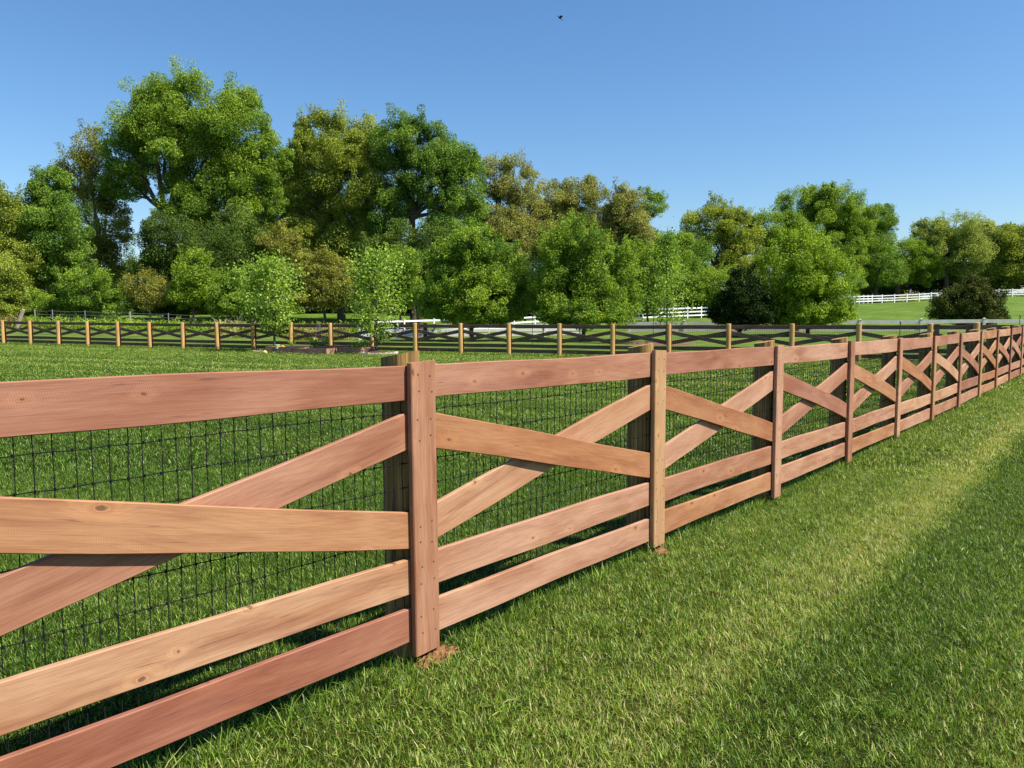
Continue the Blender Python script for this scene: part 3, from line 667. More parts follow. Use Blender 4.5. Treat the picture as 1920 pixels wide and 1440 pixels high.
tree('broadleaf_tree', 'shaded deep green tree filling the space under the tallest tree', 'tree', 66, 345, [(325,460,62,50),(390,500,60,60),(300,540,60,48),(440,480,62,70)], 'dark', seed=5, group=GW, trunk=0.35)
tree('broadleaf_tree', 'yellowish green feathery tree with upright twigs, right of the tallest tree', 'tree', 73, 640, [(600,255,40,40),(655,258,46,44),(690,285,36,44),(600,320,58,52),(665,345,60,58),(560,350,42,52),(560,420,52,60),(640,430,66,58),(700,400,44,56)], 'olive', seed=6, trunk=0.38, sprig=0.45, group=GW, nbr=60)
tree('broadleaf_tree', 'green tree with dark forked trunk against the sky, left of the brownish crowns', 'tree', 71, 778, [(752,268,44,44),(800,272,44,42),(840,310,44,46),(872,345,36,52),(735,340,34,50),(800,335,46,44),(858,405,50,48),(725,405,42,40)], 'deep', seed=7, trunk=0.42, trunk_top=(772,410), group=GW, nbr=60)
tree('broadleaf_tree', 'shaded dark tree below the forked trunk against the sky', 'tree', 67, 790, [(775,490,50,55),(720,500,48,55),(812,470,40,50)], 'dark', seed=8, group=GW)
tree('broadleaf_tree', 'olive tan tree with twisted limbs between the forked tree and the brownish crowns', 'tree', 78, 948, [(925,335,32,34),(965,338,36,40),(930,390,42,38),(985,400,40,46),(955,450,48,48),(1010,455,40,40)], 'tan', seed=9, dens=1.8, trunk=0.35, group=GW)
tree('broadleaf_tree', 'brownish gold round-topped tree behind the central round bush', 'tree', 80, 1060, [(1040,368,38,34),(1085,372,34,36),(1030,420,44,38),(1090,425,42,36)], 'tan', seed=10, dens=2.1, trunk=0.35, group=GW, sprig=0.1)
tree('broadleaf_tree', 'brownish gold tree at the right end of the brownish crowns', 'tree', 79, 1165, [(1140,382,34,30),(1172,400,38,36),(1150,440,44,36),(1190,450,30,40)], 'tan', seed=11, dens=2.0, trunk=0.32, group=GW, sprig=0.1)
tree('broadleaf_tree', 'thin tree with one bright green tuft standing alone against the sky', 'tree', 82, 1196, [(1216,382,30,24),(1200,405,16,16)], 'green', seed=12, dens=1.8, trunk=0.2, trunk_top=(1203,430), group=GW)
# second row that closes the wood
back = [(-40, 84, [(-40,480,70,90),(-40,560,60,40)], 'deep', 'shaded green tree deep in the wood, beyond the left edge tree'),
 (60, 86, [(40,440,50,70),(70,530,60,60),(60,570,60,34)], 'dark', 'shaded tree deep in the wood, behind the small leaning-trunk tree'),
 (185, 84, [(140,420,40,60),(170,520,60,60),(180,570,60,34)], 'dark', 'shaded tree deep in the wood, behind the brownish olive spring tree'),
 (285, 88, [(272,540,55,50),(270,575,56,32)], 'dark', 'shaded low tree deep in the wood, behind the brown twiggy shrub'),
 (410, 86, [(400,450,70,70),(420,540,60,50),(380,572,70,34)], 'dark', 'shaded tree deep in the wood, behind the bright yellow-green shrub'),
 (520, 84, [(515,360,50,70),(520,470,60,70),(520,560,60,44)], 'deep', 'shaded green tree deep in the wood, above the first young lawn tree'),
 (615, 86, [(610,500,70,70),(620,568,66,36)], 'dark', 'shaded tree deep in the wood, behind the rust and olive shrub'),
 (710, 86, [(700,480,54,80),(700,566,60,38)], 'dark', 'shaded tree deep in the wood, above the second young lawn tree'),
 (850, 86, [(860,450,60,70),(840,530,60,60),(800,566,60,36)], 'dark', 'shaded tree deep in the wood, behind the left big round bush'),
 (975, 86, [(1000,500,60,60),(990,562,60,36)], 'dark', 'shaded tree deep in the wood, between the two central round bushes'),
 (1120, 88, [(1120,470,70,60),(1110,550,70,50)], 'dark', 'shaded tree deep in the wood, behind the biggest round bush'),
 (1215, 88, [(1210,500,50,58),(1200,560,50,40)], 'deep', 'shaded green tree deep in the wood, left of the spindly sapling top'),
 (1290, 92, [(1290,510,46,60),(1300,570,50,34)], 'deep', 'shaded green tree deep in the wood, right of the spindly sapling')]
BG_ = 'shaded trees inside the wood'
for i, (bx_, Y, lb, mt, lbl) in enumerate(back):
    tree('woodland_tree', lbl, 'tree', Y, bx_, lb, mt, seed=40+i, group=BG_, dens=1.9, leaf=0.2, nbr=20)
# right-hand trees
GR = 'trees beyond the hilltop'
tree('broadleaf_tree', 'feathery olive tree with a dark spire behind it, left of the bright round bush', 'tree', 96, 1345, [(1345,415,40,32),(1312,440,36,38),(1385,440,36,36),(1330,490,46,50),(1392,490,36,44)], 'olive', leaf=0.2, seed=13, group=GR, sprig=0.4)
tree('broadleaf_tree', 'mid green tree just behind the bright round bush, between two feathery crowns', 'tree', 102, 1450, [(1448,430,46,34),(1420,470,40,40),(1480,470,40,50)], 'green', leaf=0.21, seed=14, group=GR)
tree('broadleaf_tree', 'tallest tree of the right half, rounded olive green crown', 'tree', 120, 1550, [(1510,388,40,34),(1560,392,46,34),(1600,410,34,34),(1530,430,54,42),(1590,455,42,46),(1560,500,50,50)], 'green', leaf=0.21, seed=15, group=GR, sprig=0.35)
tree('broadleaf_tree', 'rounded green tree whose crown ends at the sky gap on the right', 'tree', 123, 1640, [(1640,412,34,30),(1650,450,30,36),(1625,480,40,50),(1655,510,34,36)], 'deep', leaf=0.21, seed=16, group=GR)
tree('broadleaf_tree', 'low spreading bright green tree with dark trunk behind the hilltop fence', 'tree', 127, 1684, [(1700,482,44,30),(1735,500,26,28),(1680,505,36,30)], 'bright', leaf=0.22, seed=17, trunk=0.4, trunk_top=(1682,525), group=GR)
tree('broadleaf_tree', 'pale olive tree with bare dark limbs, between the bright low tree and the brown cedar', 'tree', 128, 1775, [(1790,428,44,26),(1745,442,34,26),(1765,470,44,32),(1805,475,40,38),(1740,490,30,34)], 'pale', leaf=0.23, seed=18, trunk=0.4, trunk_top=(1772,500), dens=1.9, group=GR)
tree('broadleaf_tree', 'pale olive tree behind the top of the brown cedar', 'tree', 130, 1850, [(1845,450,38,30),(1830,490,40,40),(1865,500,38,36)], 'pale', leaf=0.23, seed=19, group=GR)
tree('broadleaf_tree', 'olive green tree cut off by the right edge of the picture', 'tree', 128, 1925, [(1900,450,40,28),(1945,450,45,32),(1905,495,44,40),(1960,500,50,44)], 'olive', leaf=0.23, seed=20, group=GR)
tree('broadleaf_tree', 'shaded tree low behind the hilltop fence near the right edge', 'tree', 134, 1890, [(1880,520,40,26),(1820,530,40,24)], 'dark', leaf=0.23, seed=21, group=GR)
tree('broadleaf_tree', 'shaded tree low behind the hilltop fence by the bright low tree', 'tree', 134, 1760, [(1750,525,40,22),(1640,535,40,24)], 'dark', leaf=0.23, seed=22, group=GR)
# understory and wood edge shrubs
tree('broadleaf_tree', 'shaded tree low behind the hilltop fence under the left side of the pale olive tree', 'tree', 138, 1705, [(1705,515,40,22),(1690,540,46,18)], 'dark', leaf=0.23, seed=81, group=GR)
tree('shrub', 'bright yellow-green shrub at the wood edge below the tallest tree', 'shrub', 62, 362, [(358,500,32,36),(375,535,30,30),(345,548,26,26)], 'bright', leaf=0.16, seed=23, trunk=0.1, dens=2.0)
tree('shrub', 'brown twiggy shrub with bare arching branches at the wood edge', 'shrub', 63, 280, [(262,530,34,22),(300,545,34,22),(270,560,26,18)], 'rust', leaf=0.14, seed=24, trunk=0.1, dens=0.9, bark=PALEBARK, nbr=60)
tree('shrub', 'green shrub with yellowish top left of the wire fence post at the wood edge', 'shrub', 62, 180, [(165,540,42,34),(190,570,34,24),(140,575,30,22)], 'green', leaf=0.15, seed=25, trunk=0.08)
tree('shrub', 'rust and olive shrub between the two young lawn trees', 'shrub', 60, 610, [(600,505,48,32),(620,540,42,32),(575,545,36,26)], 'rust', leaf=0.15, seed=26, trunk=0.12, dens=2.2)
tree('shrub', 'tall rusty shrub behind the first young lawn tree', 'shrub', 66, 530, [(520,455,30,34),(545,500,30,36),(510,520,34,36)], 'rust', leaf=0.16, seed=27, trunk=0.12, dens=1.9)
tree('shrub', 'green shrub behind the second young lawn tree', 'shrub', 60, 750, [(745,505,36,36),(765,540,30,30),(730,545,30,30)], 'green', leaf=0.16, seed=28, trunk=0.1)
tree('shrub', 'green shrub left of the first young lawn tree', 'shrub', 60, 432, [(428,540,30,34),(445,570,28,20),(412,575,22,20)], 'green', leaf=0.15, seed=29, trunk=0.08)
tree('shrub', 'yellow-brown shrub by the leaning log at the left edge', 'shrub', 60, 12, [(8,520,30,38),(20,565,28,24)], 'olive', leaf=0.15, seed=30, trunk=0.08, dens=1.8)
tree('shrub', 'small leafy shrub right of the leaning log', 'shrub', 62, 62, [(55,560,26,22),(80,575,24,18)], 'green', leaf=0.15, seed=31, trunk=0.06)
tree('shrub', 'green shrub behind the spindly pale sapling, left part', 'shrub', 74, 1215, [(1200,540,40,40),(1185,500,34,34),(1230,500,34,36)], 'green', leaf=0.17, seed=32, trunk=0.1)
tree('shrub', 'green shrub between the spindly sapling and the dark cedar', 'shrub', 84, 1300, [(1290,540,44,36),(1325,560,30,24),(1350,525,36,36),(1265,470,34,32)], 'green', leaf=0.18, seed=33, trunk=0.1)
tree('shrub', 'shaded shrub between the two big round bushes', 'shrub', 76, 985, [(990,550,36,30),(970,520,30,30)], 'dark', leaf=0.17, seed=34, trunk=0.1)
# round bushes beyond the far fence
GB = 'big round bushes beyond the dark fence'
tree('round_bush', 'big dense rounded bush left of the centre, trunk hidden by low branches', 'bush', 47, 885, [(888,462,48,34),(870,500,68,48),(925,510,58,50),(850,555,62,44),(905,560,66,46),(940,570,42,32),(890,585,74,24)], 'green', leaf=0.13, seed=35, trunk=0.13, dens=2.6, group=GB, sprig=0.5, crel=0.2)
tree('round_bush', 'biggest rounded bush in the centre with a pointed top', 'bush', 46, 1092, [(1090,448,46,38),(1070,495,68,52),(1125,500,62,50),(1045,550,56,46),(1100,555,72,46),(1150,558,48,40),(1095,585,80,24)], 'green', leaf=0.13, seed=36, trunk=0.13, dens=2.6, group=GB, sprig=0.5, crel=0.2)
tree('round_bush', 'bright green rounded bush touching the dark cedar', 'bush', 50, 1515, [(1510,468,46,38),(1480,510,58,46),(1545,510,52,48),(1460,560,52,42),(1520,560,70,44),(1560,560,38,36),(1510,588,76,22)], 'bright', leaf=0.14, seed=37, trunk=0.13, dens=2.6, group=GB, sprig=0.5, crel=0.2)
tree('cedar_tree', 'near-black cone-shaped cedar left of the bright round bush', 'cedar', 49, 1385, [(1395,530,24,28),(1388,560,40,28),(1372,580,40,24),(1400,590,46,20)], 'cedar', leaf=0.12, seed=38, trunk=0.14, dens=3.0, up=0.1, crel=0.2)
tree('cedar_tree', 'brownish dark cedar bush on the hillside at the right', 'cedar', 58, 1815, [(1829,540,20,26),(1825,552,24,24),(1800,560,40,26),(1840,572,38,26),(1785,582,38,22),(1825,588,50,22)], 'cedar2', leaf=0.12, seed=39, trunk=0.14, dens=3.0, up=0.1, crel=0.2, sprig=0.25)
tree('cedar_tree', 'dark pointed conifer showing over the feathery olive tree', 'conifer', 99, 1400, [(1400,425,10,20),(1400,455,20,26)], 'cedar', leaf=0.18, seed=80, trunk=0.12)
# young trees
def sapling(label, Y, px, top, cx, rx, y0, y1, mat, leaf, n, seed, trunk=0.055, conical=False, sparse=1.0):
    r = np.random.default_rng(seed); rr = random.Random(seed); b2 = gpt(px, Y); base = Vector((*b2, gz(*b2))); k = Y/F
    t = thing('young_tree', label, 'tree', tuple(base)); mb = MB(); ztop = (at(px, top, Y)-base).z; z0 = (at(px, y1, Y)-base).z
    mb.tube([(0,0,-.1),(0.02,0,ztop*.35),(-0.02,0.02,ztop*.7),(0,0,ztop*.97)], [trunk, trunk*.85, trunk*.5, trunk*.12], 8, False)
    tips = []; nb = 46
    for i in range(nb):
        q = (i+0.5)/nb; zb = z0*0.75 + (ztop*0.93 - z0*0.75)*q
        prof = (math.sin(math.pi*min(1, (q*0.86+0.14)))**0.6) if not conical else (1.02-q)**0.75*(0.55 if q < .06 else 1)
        L = rx*k*prof*rr.uniform(0.75, 1.08); a = i*2.399 + rr.uniform(-.3,.3)
        e = Vector((math.cos(a)*L + (cx-px)*k*0.8, math.sin(a)*L, zb + L*(0.55 if not conical else 0.25)))
        e.z = min(e.z, ztop); s0 = Vector((0,0,zb*0.92)); limb(mb, s0, e, trunk*0.28*(1-q*.6), trunk*0.05, rr, 4, 4, 0.05)
        for j in range(9):
            tt = rr.uniform(0.25, 1.05); tips.append((s0.lerp(e, tt), 0.10+0.13*tt))
    mb.build('trunk', simple_mat('young_bark', (0.085, 0.080, 0.070), scale=14, col2=(0.04, 0.038, 0.032)), t, smooth=True)
    C = []; 
    per = int(n/len(tips))
    for (p, s_) in tips: C.append(np.array(p) + r.normal(size=(max(2, int(per*r.uniform(.3, 1.7)*sparse)), 3))*s_*np.array([1, 1, .8]))
    C = np.concatenate(C); V, Fc = leaves(C, leaf, 0.5, r, aspect=0.8, droop=0.6)
    mesh_np('crown', V, Fc, 4, LM[mat], t, tint=np.repeat(np.clip(0.5+0.22*r.normal(size=len(C)), 0, 1), 4)); return t
sapling('young tree with bright round-leaved crown above the left planting ring', 34.0, 513, 474, 506, 62, 478, 615, 'fresh', 0.105, 6500, 71)
sapling('young tree with loose bright crown and low branches beside the raised beds', 31.3, 705, 458, 702, 56, 460, 628, 'fresh', 0.10, 5200, 72)
sapling('spindly pale sapling with thin conical crown in front of the white fence', 41, 1250, 418, 1250, 64, 420, 596, 'fresh', 0.10, 5200, 73, conical=True, trunk=0.06)

mb = MB(); mm = 8; nn = 26; rs_ = random.Random(3); b2 = gpt(1240, 40.6)
for j in range(mm+1):
    for k in range(nn):
        a = 2*math.pi*k/nn; q = (1.5+.25*math.sin(3*a))*j/mm; mb.v.append((math.cos(a)*q*1.3, math.sin(a)*q, .16*(1-(j/mm)**2)+rs_.uniform(-.03,.05)*(1 if j < mm else 0)))
for j in range(mm):
    for k in range(nn): mb.f.append((j*nn+k, (j+1)*nn+k, (j+1)*nn+(k+1) % nn, j*nn+(k+1) % nn))
o = mb.build('mulch', simple_mat('brown_mulch', (0.20, 0.11, 0.06), rough=1, scale=12, bump=1.0, col2=(0.05, 0.03, 0.018)), None, (*b2, gz(*b2)), smooth=True); tag(o, 'brown mulch and debris round the spindly sapling', 'mulch', kind='stuff')
# ------------------------------------------------------------------ wood edge: brush, wire fence, weeds, log
def brush(label, px, Y, wpx, hpx, n, mat, seed, name='brush_pile'):
    rr = random.Random(seed); b2 = gpt(px, Y); k = Y/F; mb = MB()
    for i in range(n):
        a = Vector((rr.uniform(-.5,.5)*wpx*k, rr.uniform(-.4,.4)*wpx*k*.6, rr.uniform(0,.15)*hpx*k))
        d = Vector((rr.uniform(-1,1), rr.uniform(-.6,.6), rr.uniform(.15,1.0))).normalized(); L = hpx*k*rr.uniform(.5,1.05)
        b = a + d*L; b.z = min(b.z, hpx*k); limb(mb, a, b, .03, .010, rr, 4, 4, 0.14)
        for j in range(3):
            s0 = a.lerp(b, rr.uniform(.3,.9)); e = s0 + Vector((rr.uniform(-1,1), rr.uniform(-1,1), rr.uniform(-.2,1)))*L*.35; limb(mb, s0, e, .014, .006, rr, 3, 3, .12)
    o = mb.build(name, mat, None, (*b2, gz(*b2))); tag(o, label, 'brush'); return o
DEAD = simple_mat('dead_wood', (0.42, 0.33, 0.26), rough=0.9, scale=6)
brush('pale bare branches of a dead brush pile left of the first young tree', 442, 58, 34, 40, 26, DEAD, 5)
brush('low grey-pink brush heap between the two young lawn trees', 590, 52, 60, 20, 60, DEAD, 6)
brush('brown tangle of dead stems at the foot of the left edge trees', 20, 56, 60, 30, 70, simple_mat('brown_stems', (0.20, 0.10, 0.055), rough=.9), 7)
lb_ = MB(); a = at(32, 612, 55); b = at(44, 580, 55); lb_.tube([(0,0,-.1), tuple((b-a)*0.5), tuple(b-a)], [.16,.14,.12], 9)
lo = lb_.build('leaning_log', DEAD, None, tuple(a)); tag(lo, 'pale log leaning upright among brown stems at the far left', 'log')
# field wire fence
wf = thing('wire_fence', 'thin field wire fence on metal stakes along the foot of the wood', 'fence', (*gpt(99, 60), gz(*gpt(99, 60))))
METAL = simple_mat('galvanised_stake', (0.33, 0.34, 0.34), rough=0.5, metallic=0.4, var=.2)
prev = None
for (px, r_) in ((66, .05), (99, .035), (160, .03), (244, .075), (316, .035), (402, .03)):
    b2 = gpt(px, 60); z = gz(*b2); q = Vector((*b2, z)) - wf.location; mb = MB()
    mb.tube([q + Vector((0,0,-.2)), q + Vector((0,0,.6)), q + Vector((0,0,1.22))], [r_, r_*.97, r_*.9], 7); mb.build('stake', METAL, wf)
    if prev is not None:
        mb = MB()
        for hh in (1.12, .85, .6, .4): mb.tube([prev + Vector((0,0,hh)), (prev+q)/2 + Vector((0,0,hh-.03)), q + Vector((0,0,hh))], [.007]*3, 4, False)
        mb.build('wires', METAL, wf)
    prev = q
def stake(px, Y, h, label):
    b2 = gpt(px, Y); mb = MB(); mb.tube([(0,0,-.1),(0,0,h*.5),(0,0,h)], [.016]*3, 6); mb.box((0,-.02,h-.12), (.05,.02,.12))
    o = mb.build('steel_stake', simple_mat('dark_steel', (0.02,0.022,0.022), rough=.5), None, (*b2, gz(*b2))); tag(o, label, 'stake', 'thin steel stakes behind the dark fence')
for a_ in ((583, 42, 1.5, 'thin dark steel stake behind the dark fence between the two young trees'), (998, 41, 1.75, 'thin dark steel stake behind the dark fence, in front of the central round bush'),
           (1225, 38, 1.8, 'thin dark steel stake just left of the spindly pale sapling'), (1688, 36, 1.2, 'thin dark steel stake behind the dark fence near its corner'), (1912, 40, 1.4, 'thin dark steel stake near the right edge of the picture')): stake(*a_)
# weeds along the wood edge: one mass
def weeds(name, label, spans, n, hmin, hmax, matname, size, seed, blade=False):
    r = np.random.default_rng(seed); C = []; tin = []
    for (p0, p1, Y0, Y1) in spans:
        m = int(n*(p1-p0)/sum(s[1]-s[0] for s in spans)); nc = m//45
        px = r.uniform(p0, p1, nc); Y = r.uniform(Y0, Y1, nc); X = (px-CX)/F*Y; Z = ground_z(X, Y); hh = r.uniform(hmin, hmax, nc)
        for k in range(nc):
            q = r.normal(size=(45, 3))*np.array([.28, .28, 0]); q[:, 2] = r.uniform(0, 1, 45)**0.8*hh[k]*np.exp(-(q[:,0]**2+q[:,1]**2)*3)
            C.append(np.array([X[k], Y[k], Z[k]]) + q); tin.append(np.clip(.5+.15*r.normal()+.15*r.normal(size=45), 0, 1))
    C = np.concatenate(C); tin = np.concatenate(tin); V, Fc = leaves(C, size, 0.2, r, aspect=0.5 if not blade else 0.1, droop=-1.5)
    o = mesh_np(name, V, Fc, 4, LM[matname], None, tint=np.repeat(tin, 4)); tag(o, label, 'weeds', kind='stuff'); return o
weeds('undergrowth', 'bright green weeds along the foot of the wood', [(-60, 420, 55, 64)], 34000, .25, .9, 'bright', .16, 1)
weeds('undergrowth', 'green weeds and long grass between and behind the two young trees', [(560, 700, 54, 64)], 12000, .4, 1.1, 'bright', .16, 2)
weeds('tall_grass', 'tan dry tall grass around the pale brush pile', [(405, 470, 50, 58), (550, 650, 48, 55)], 9000, .5, 1.1, 'tan', .45, 3, True)
weeds('undergrowth', 'low shaded weeds under the right hand trees', [(1190, 1340, 84, 92), (1600, 2000, 122, 130)], 12000, .3, 1.0, 'deep', .2, 4)
weeds('undergrowth', 'yellow flowering weeds behind the hilltop fence', [(1684, 1720, 121, 124)], 1800, .8, 1.9, 'rust', .22, 5)

# ------------------------------------------------------------------ planting beds
BEDW = simple_mat('bed_board', (0.34, 0.19, 0.13), rough=.85, scale=8, col2=(0.17, 0.09, 0.06))
EARTH = simple_mat('bed_soil', (0.055, 0.035, 0.022), rough=1, scale=20, bump=.8)
MULCH = simple_mat('bark_mulch', (0.10, 0.045, 0.025), rough=1, scale=26, bump=1.0, col2=(0.03, 0.015, 0.01))
STONE = simple_mat('pale_edging', (0.62, 0.56, 0.48), rough=.9, scale=9)
def bed(px, Y, Lx, Ly, rot, h, label):
    b2 = gpt(px, Y); t = thing('raised_bed', label, 'planter', (*b2, gz(*b2)), 'low wooden raised beds'); t.rotation_euler = (0,0,R(rot))
    th = .05
    for (c, s_) in (((0,-Ly/2,h/2),(Lx,th,h)), ((0,Ly/2,h/2),(Lx,th,h)), ((-Lx/2+th/2,0,h/2),(th,Ly-th,h-.004)), ((Lx/2-th/2,0,h/2),(th,Ly-th,h-.004))):
        mb = MB(); mb.box(c, s_); mb.build('side_board', BEDW, t)
    mb = MB(); nx = 14
    for i in range(nx+1):
        for j in range(7): mb.v.append(((-.5+i/nx)*(Lx-2*th), (-.5+j/6)*(Ly-th), h-.05+random.uniform(-.015,.02)))
    for i in range(nx):
        for j in range(6): q = i*7+j; mb.f.append((q, q+7, q+8, q+1))
    so2 = mb.build('bed_soil', EARTH, t, smooth=True); return t
bed(545, 32.2, 1.9, .9, -18, .30, 'low wooden raised bed in front of the first young tree, leftmost of the beds')
bed(592, 31.0, 1.4, .75, -18, .27, 'low wooden raised bed nearest the camera, with a dark left end board')
bed(618, 32.4, 1.6, .8, -20, .31, 'low wooden raised bed in front of the leafy plant and a fence post')
bed(650, 31.6, 2.0, .9, -24, .30, 'dark wooden raised bed left of the second young tree')
def ring(px, Y, rad, label, mlabel):
    b2 = gpt(px, Y); z = gz(*b2); n = 40; mb = MB(); rs = random.Random(px)
    for k in range(n):
        a = 2*math.pi*k/n; s_ = rad*2*math.pi/n*.46
        mb.box((math.cos(a)*rad, math.sin(a)*rad, .035+rs.uniform(-.01,.012)), (s_*2, .10, .10), Matrix.Rotation(a+math.pi/2, 3, 'Z'))
    o = mb.build('stone_edging', STONE, None, (*b2, z)); tag(o, label, 'edging')
    mb = MB(); m = 7; nn = 30
    for j in range(m+1):
        for k in range(nn):
            a = 2*math.pi*k/nn; q = rad*.97*j/m; mb.v.append((math.cos(a)*q, math.sin(a)*q, .10*(1-(j/m)**2)+.03+rs.uniform(-.012,.02)))
    for j in range(m):
        for k in range(nn): mb.f.append((j*nn+k, (j+1)*nn+k, (j+1)*nn+(k+1) % nn, j*nn+(k+1) % nn))
    o = mb.build('mulch', MULCH, None, (*b2, z), smooth=True); tag(o, mlabel, 'mulch', kind='stuff')
ring(524, 33.6, 1.1, 'pale stone edging ring around the first young tree', 'dark bark mulch around the first young tree')
ring(706, 31.3, .8, 'pale stone edging ring around the second young tree', 'dark bark mulch around the second young tree')
def plant(px, Y, h, wd, n, mat, label, seed, leaf=.09):
    r = np.random.default_rng(seed); rr = random.Random(seed); b2 = gpt(px, Y); t = thing('leafy_plant', label, 'plant', (*b2, gz(*b2)+.12)); mb = MB(); C = []
    for i in range(9):
        e = Vector((rr.uniform(-1,1)*wd, rr.uniform(-1,1)*wd, h*rr.uniform(.5,1))); limb(mb, (0,0,0), e, .012, .005, rr, 4, 4, .08)
        for j in range(n//9): C.append(np.array(Vector((0,0,0)).lerp(e, rr.uniform(.3,1.05))) + r.normal(size=3)*.07)
    mb.build('stems', BARK, t); V, Fc = leaves(np.array(C), leaf, .8, r, aspect=.75); mesh_np('foliage', V, Fc, 4, LM[mat], t, tint=np.repeat(np.clip(.5+.2*r.normal(size=len(C)),0,1), 4))
plant(596, 32.5, .50, .42, 420, 'fresh', 'leafy green plant growing in the raised beds left of a yellow fence post', 91)
plant(545, 33.8, .40, .14, 120, 'bright', 'small yellowish plant at the foot of the fence post right of the first young tree', 92, .07)
plant(668, 31.2, .34, .30, 340, 'deep', 'dark leafy clump spilling over the end of the dark raised bed', 93, .08)
plant(688, 31.9, .42, .16, 160, 'fresh', 'small green plant inside the trellis left of the second young tree', 94, .07)
PURP = simple_mat('purple_wire', (0.22, 0.13, 0.19), rough=.5)
def cage(px, Y, h, label):
    b2 = gpt(px, Y); mb = MB()
    for k in range(4):
        a = k*math.pi/2+.5; mb.tube([(math.cos(a)*.17, math.sin(a)*.17, 0), (math.cos(a)*.13, math.sin(a)*.13, h*.6), (math.cos(a)*.05, math.sin(a)*.05, h)], [.009]*3, 4)
    for z_, r_ in ((.3,.155),(.55,.135),(.8,.12)):
        mb.tube([(math.cos(q*math.pi/6)*r_, math.sin(q*math.pi/6)*r_, z_*h) for q in range(13)], [.007]*13, 4, False)
    o = mb.build('plant_trellis', PURP, None, (*b2, gz(*b2)+.12)); tag(o, label, 'trellis', 'purple wire plant trellises')
cage(597, 32.6, 1.15, 'purple wire trellis rising from the leafy plant in the beds')
cage(682, 32.0, 1.0, 'purple wire trellis just left of the second young tree')
def pot(px, Y, r_, h, mat, label, name, cat, dz=.0):
    b2 = gpt(px, Y); mb = MB(); mb.tube([(0,0,0),(0,0,h*.8),(0,0,h*.8),(0,0,h)], [r_*.75, r_*.97, r_*1.1, r_*1.1], 12, False)
    mb.tube([(0,0,h*.86),(0,0,h*.87)], [r_, r_*.2], 12, False)
    o = mb.build(name, mat, None, (*b2, gz(*b2)+dz), smooth=False); tag(o, label, cat)
def lumps(px, Y, pts, r_, mat, label, name, cat, dz=0.0):
    b2 = gpt(px, Y); mb = MB(); rs = random.Random(px)
    for (x, y, z, q) in pts:
        m = 6
        mb.tube([(x, y, z-q*math.cos(math.pi*i/m)) for i in range(m+1)], [max(.002, q*math.sin(math.pi*i/m)*rs.uniform(.85,1.15)) for i in range(m+1)], 9, False)
    o = mb.build(name, mat, None, (*b2, gz(*b2)+dz), smooth=True); tag(o, label, cat)
pot(518, 31.9, .10, .17, simple_mat('pale_green_plastic', (0.50, 0.62, 0.40), rough=.4, var=.1), 'small pale green pot on the edge of the leftmost raised bed', 'plant_pot', 'pot', .22)
lumps(527, 32.0, [(-.09,0,.06,.06),(.0,.02,.07,.075),(.10,0,.055,.06),(.05,-.04,.10,.05)], .07, simple_mat('orange_flowers', (0.75, 0.42, 0.04), rough=.6), 'cluster of orange-yellow blooms beside the pale green pot', 'flower_cluster', 'flowers', .2)
lumps(495, 31.8, [(0,0,.07,.085),(.05,.02,.05,.06)], .08, simple_mat('yellow_green_flowers', (0.55, 0.58, 0.18), rough=.7), 'small yellow-green clump on the lawn left of the raised beds', 'flower_cluster', 'flowers')

# ------------------------------------------------------------------ bird
bp = at(1049.5, 33, 30); bird = thing('flying_bird', 'tiny dark bird in the blue sky above the treeline', 'bird', tuple(bp)); BM = simple_mat('dark_feathers', (0.02, 0.02, 0.026), rough=.6)
bird.rotation_euler = (R(8), R(32), R(25))
mb = MB(); mb.tube([(-.10,0,0),(-.085,0,.005),(-.05,0,.006),(0,0,.0),(.05,0,-.002),(.085,0,.0),(.11,0,.002)], [.004,.017,.019,.027,.020,.010,.004], 10)
mb.add([(.08,-.012,0),(.08,.012,0),(.15,.03,0),(.15,-.03,0),(.08,0,.006)], [(0,1,2,3),(0,4,1),(1,4,2),(2,4,3),(3,4,0)]); mb.build('body', BM, bird, smooth=True)
for s_ in (-1, 1):
    mb = MB(); mb.add([(-.03,s_*.02,.01),(.045,s_*.02,.01),(.05,s_*.085,.045),(-.035,s_*.085,.05),(.06,s_*.16,.035),(.0,s_*.165,.04),(-.03,s_*.02,.004),(.045,s_*.02,.004),(.05,s_*.085,.041),(-.035,s_*.085,.046)], [(0,1,2,3),(3,2,4,5),(6,9,8,7),(0,3,9,6),(1,7,8,2)]); mb.build('wing', BM, bird)

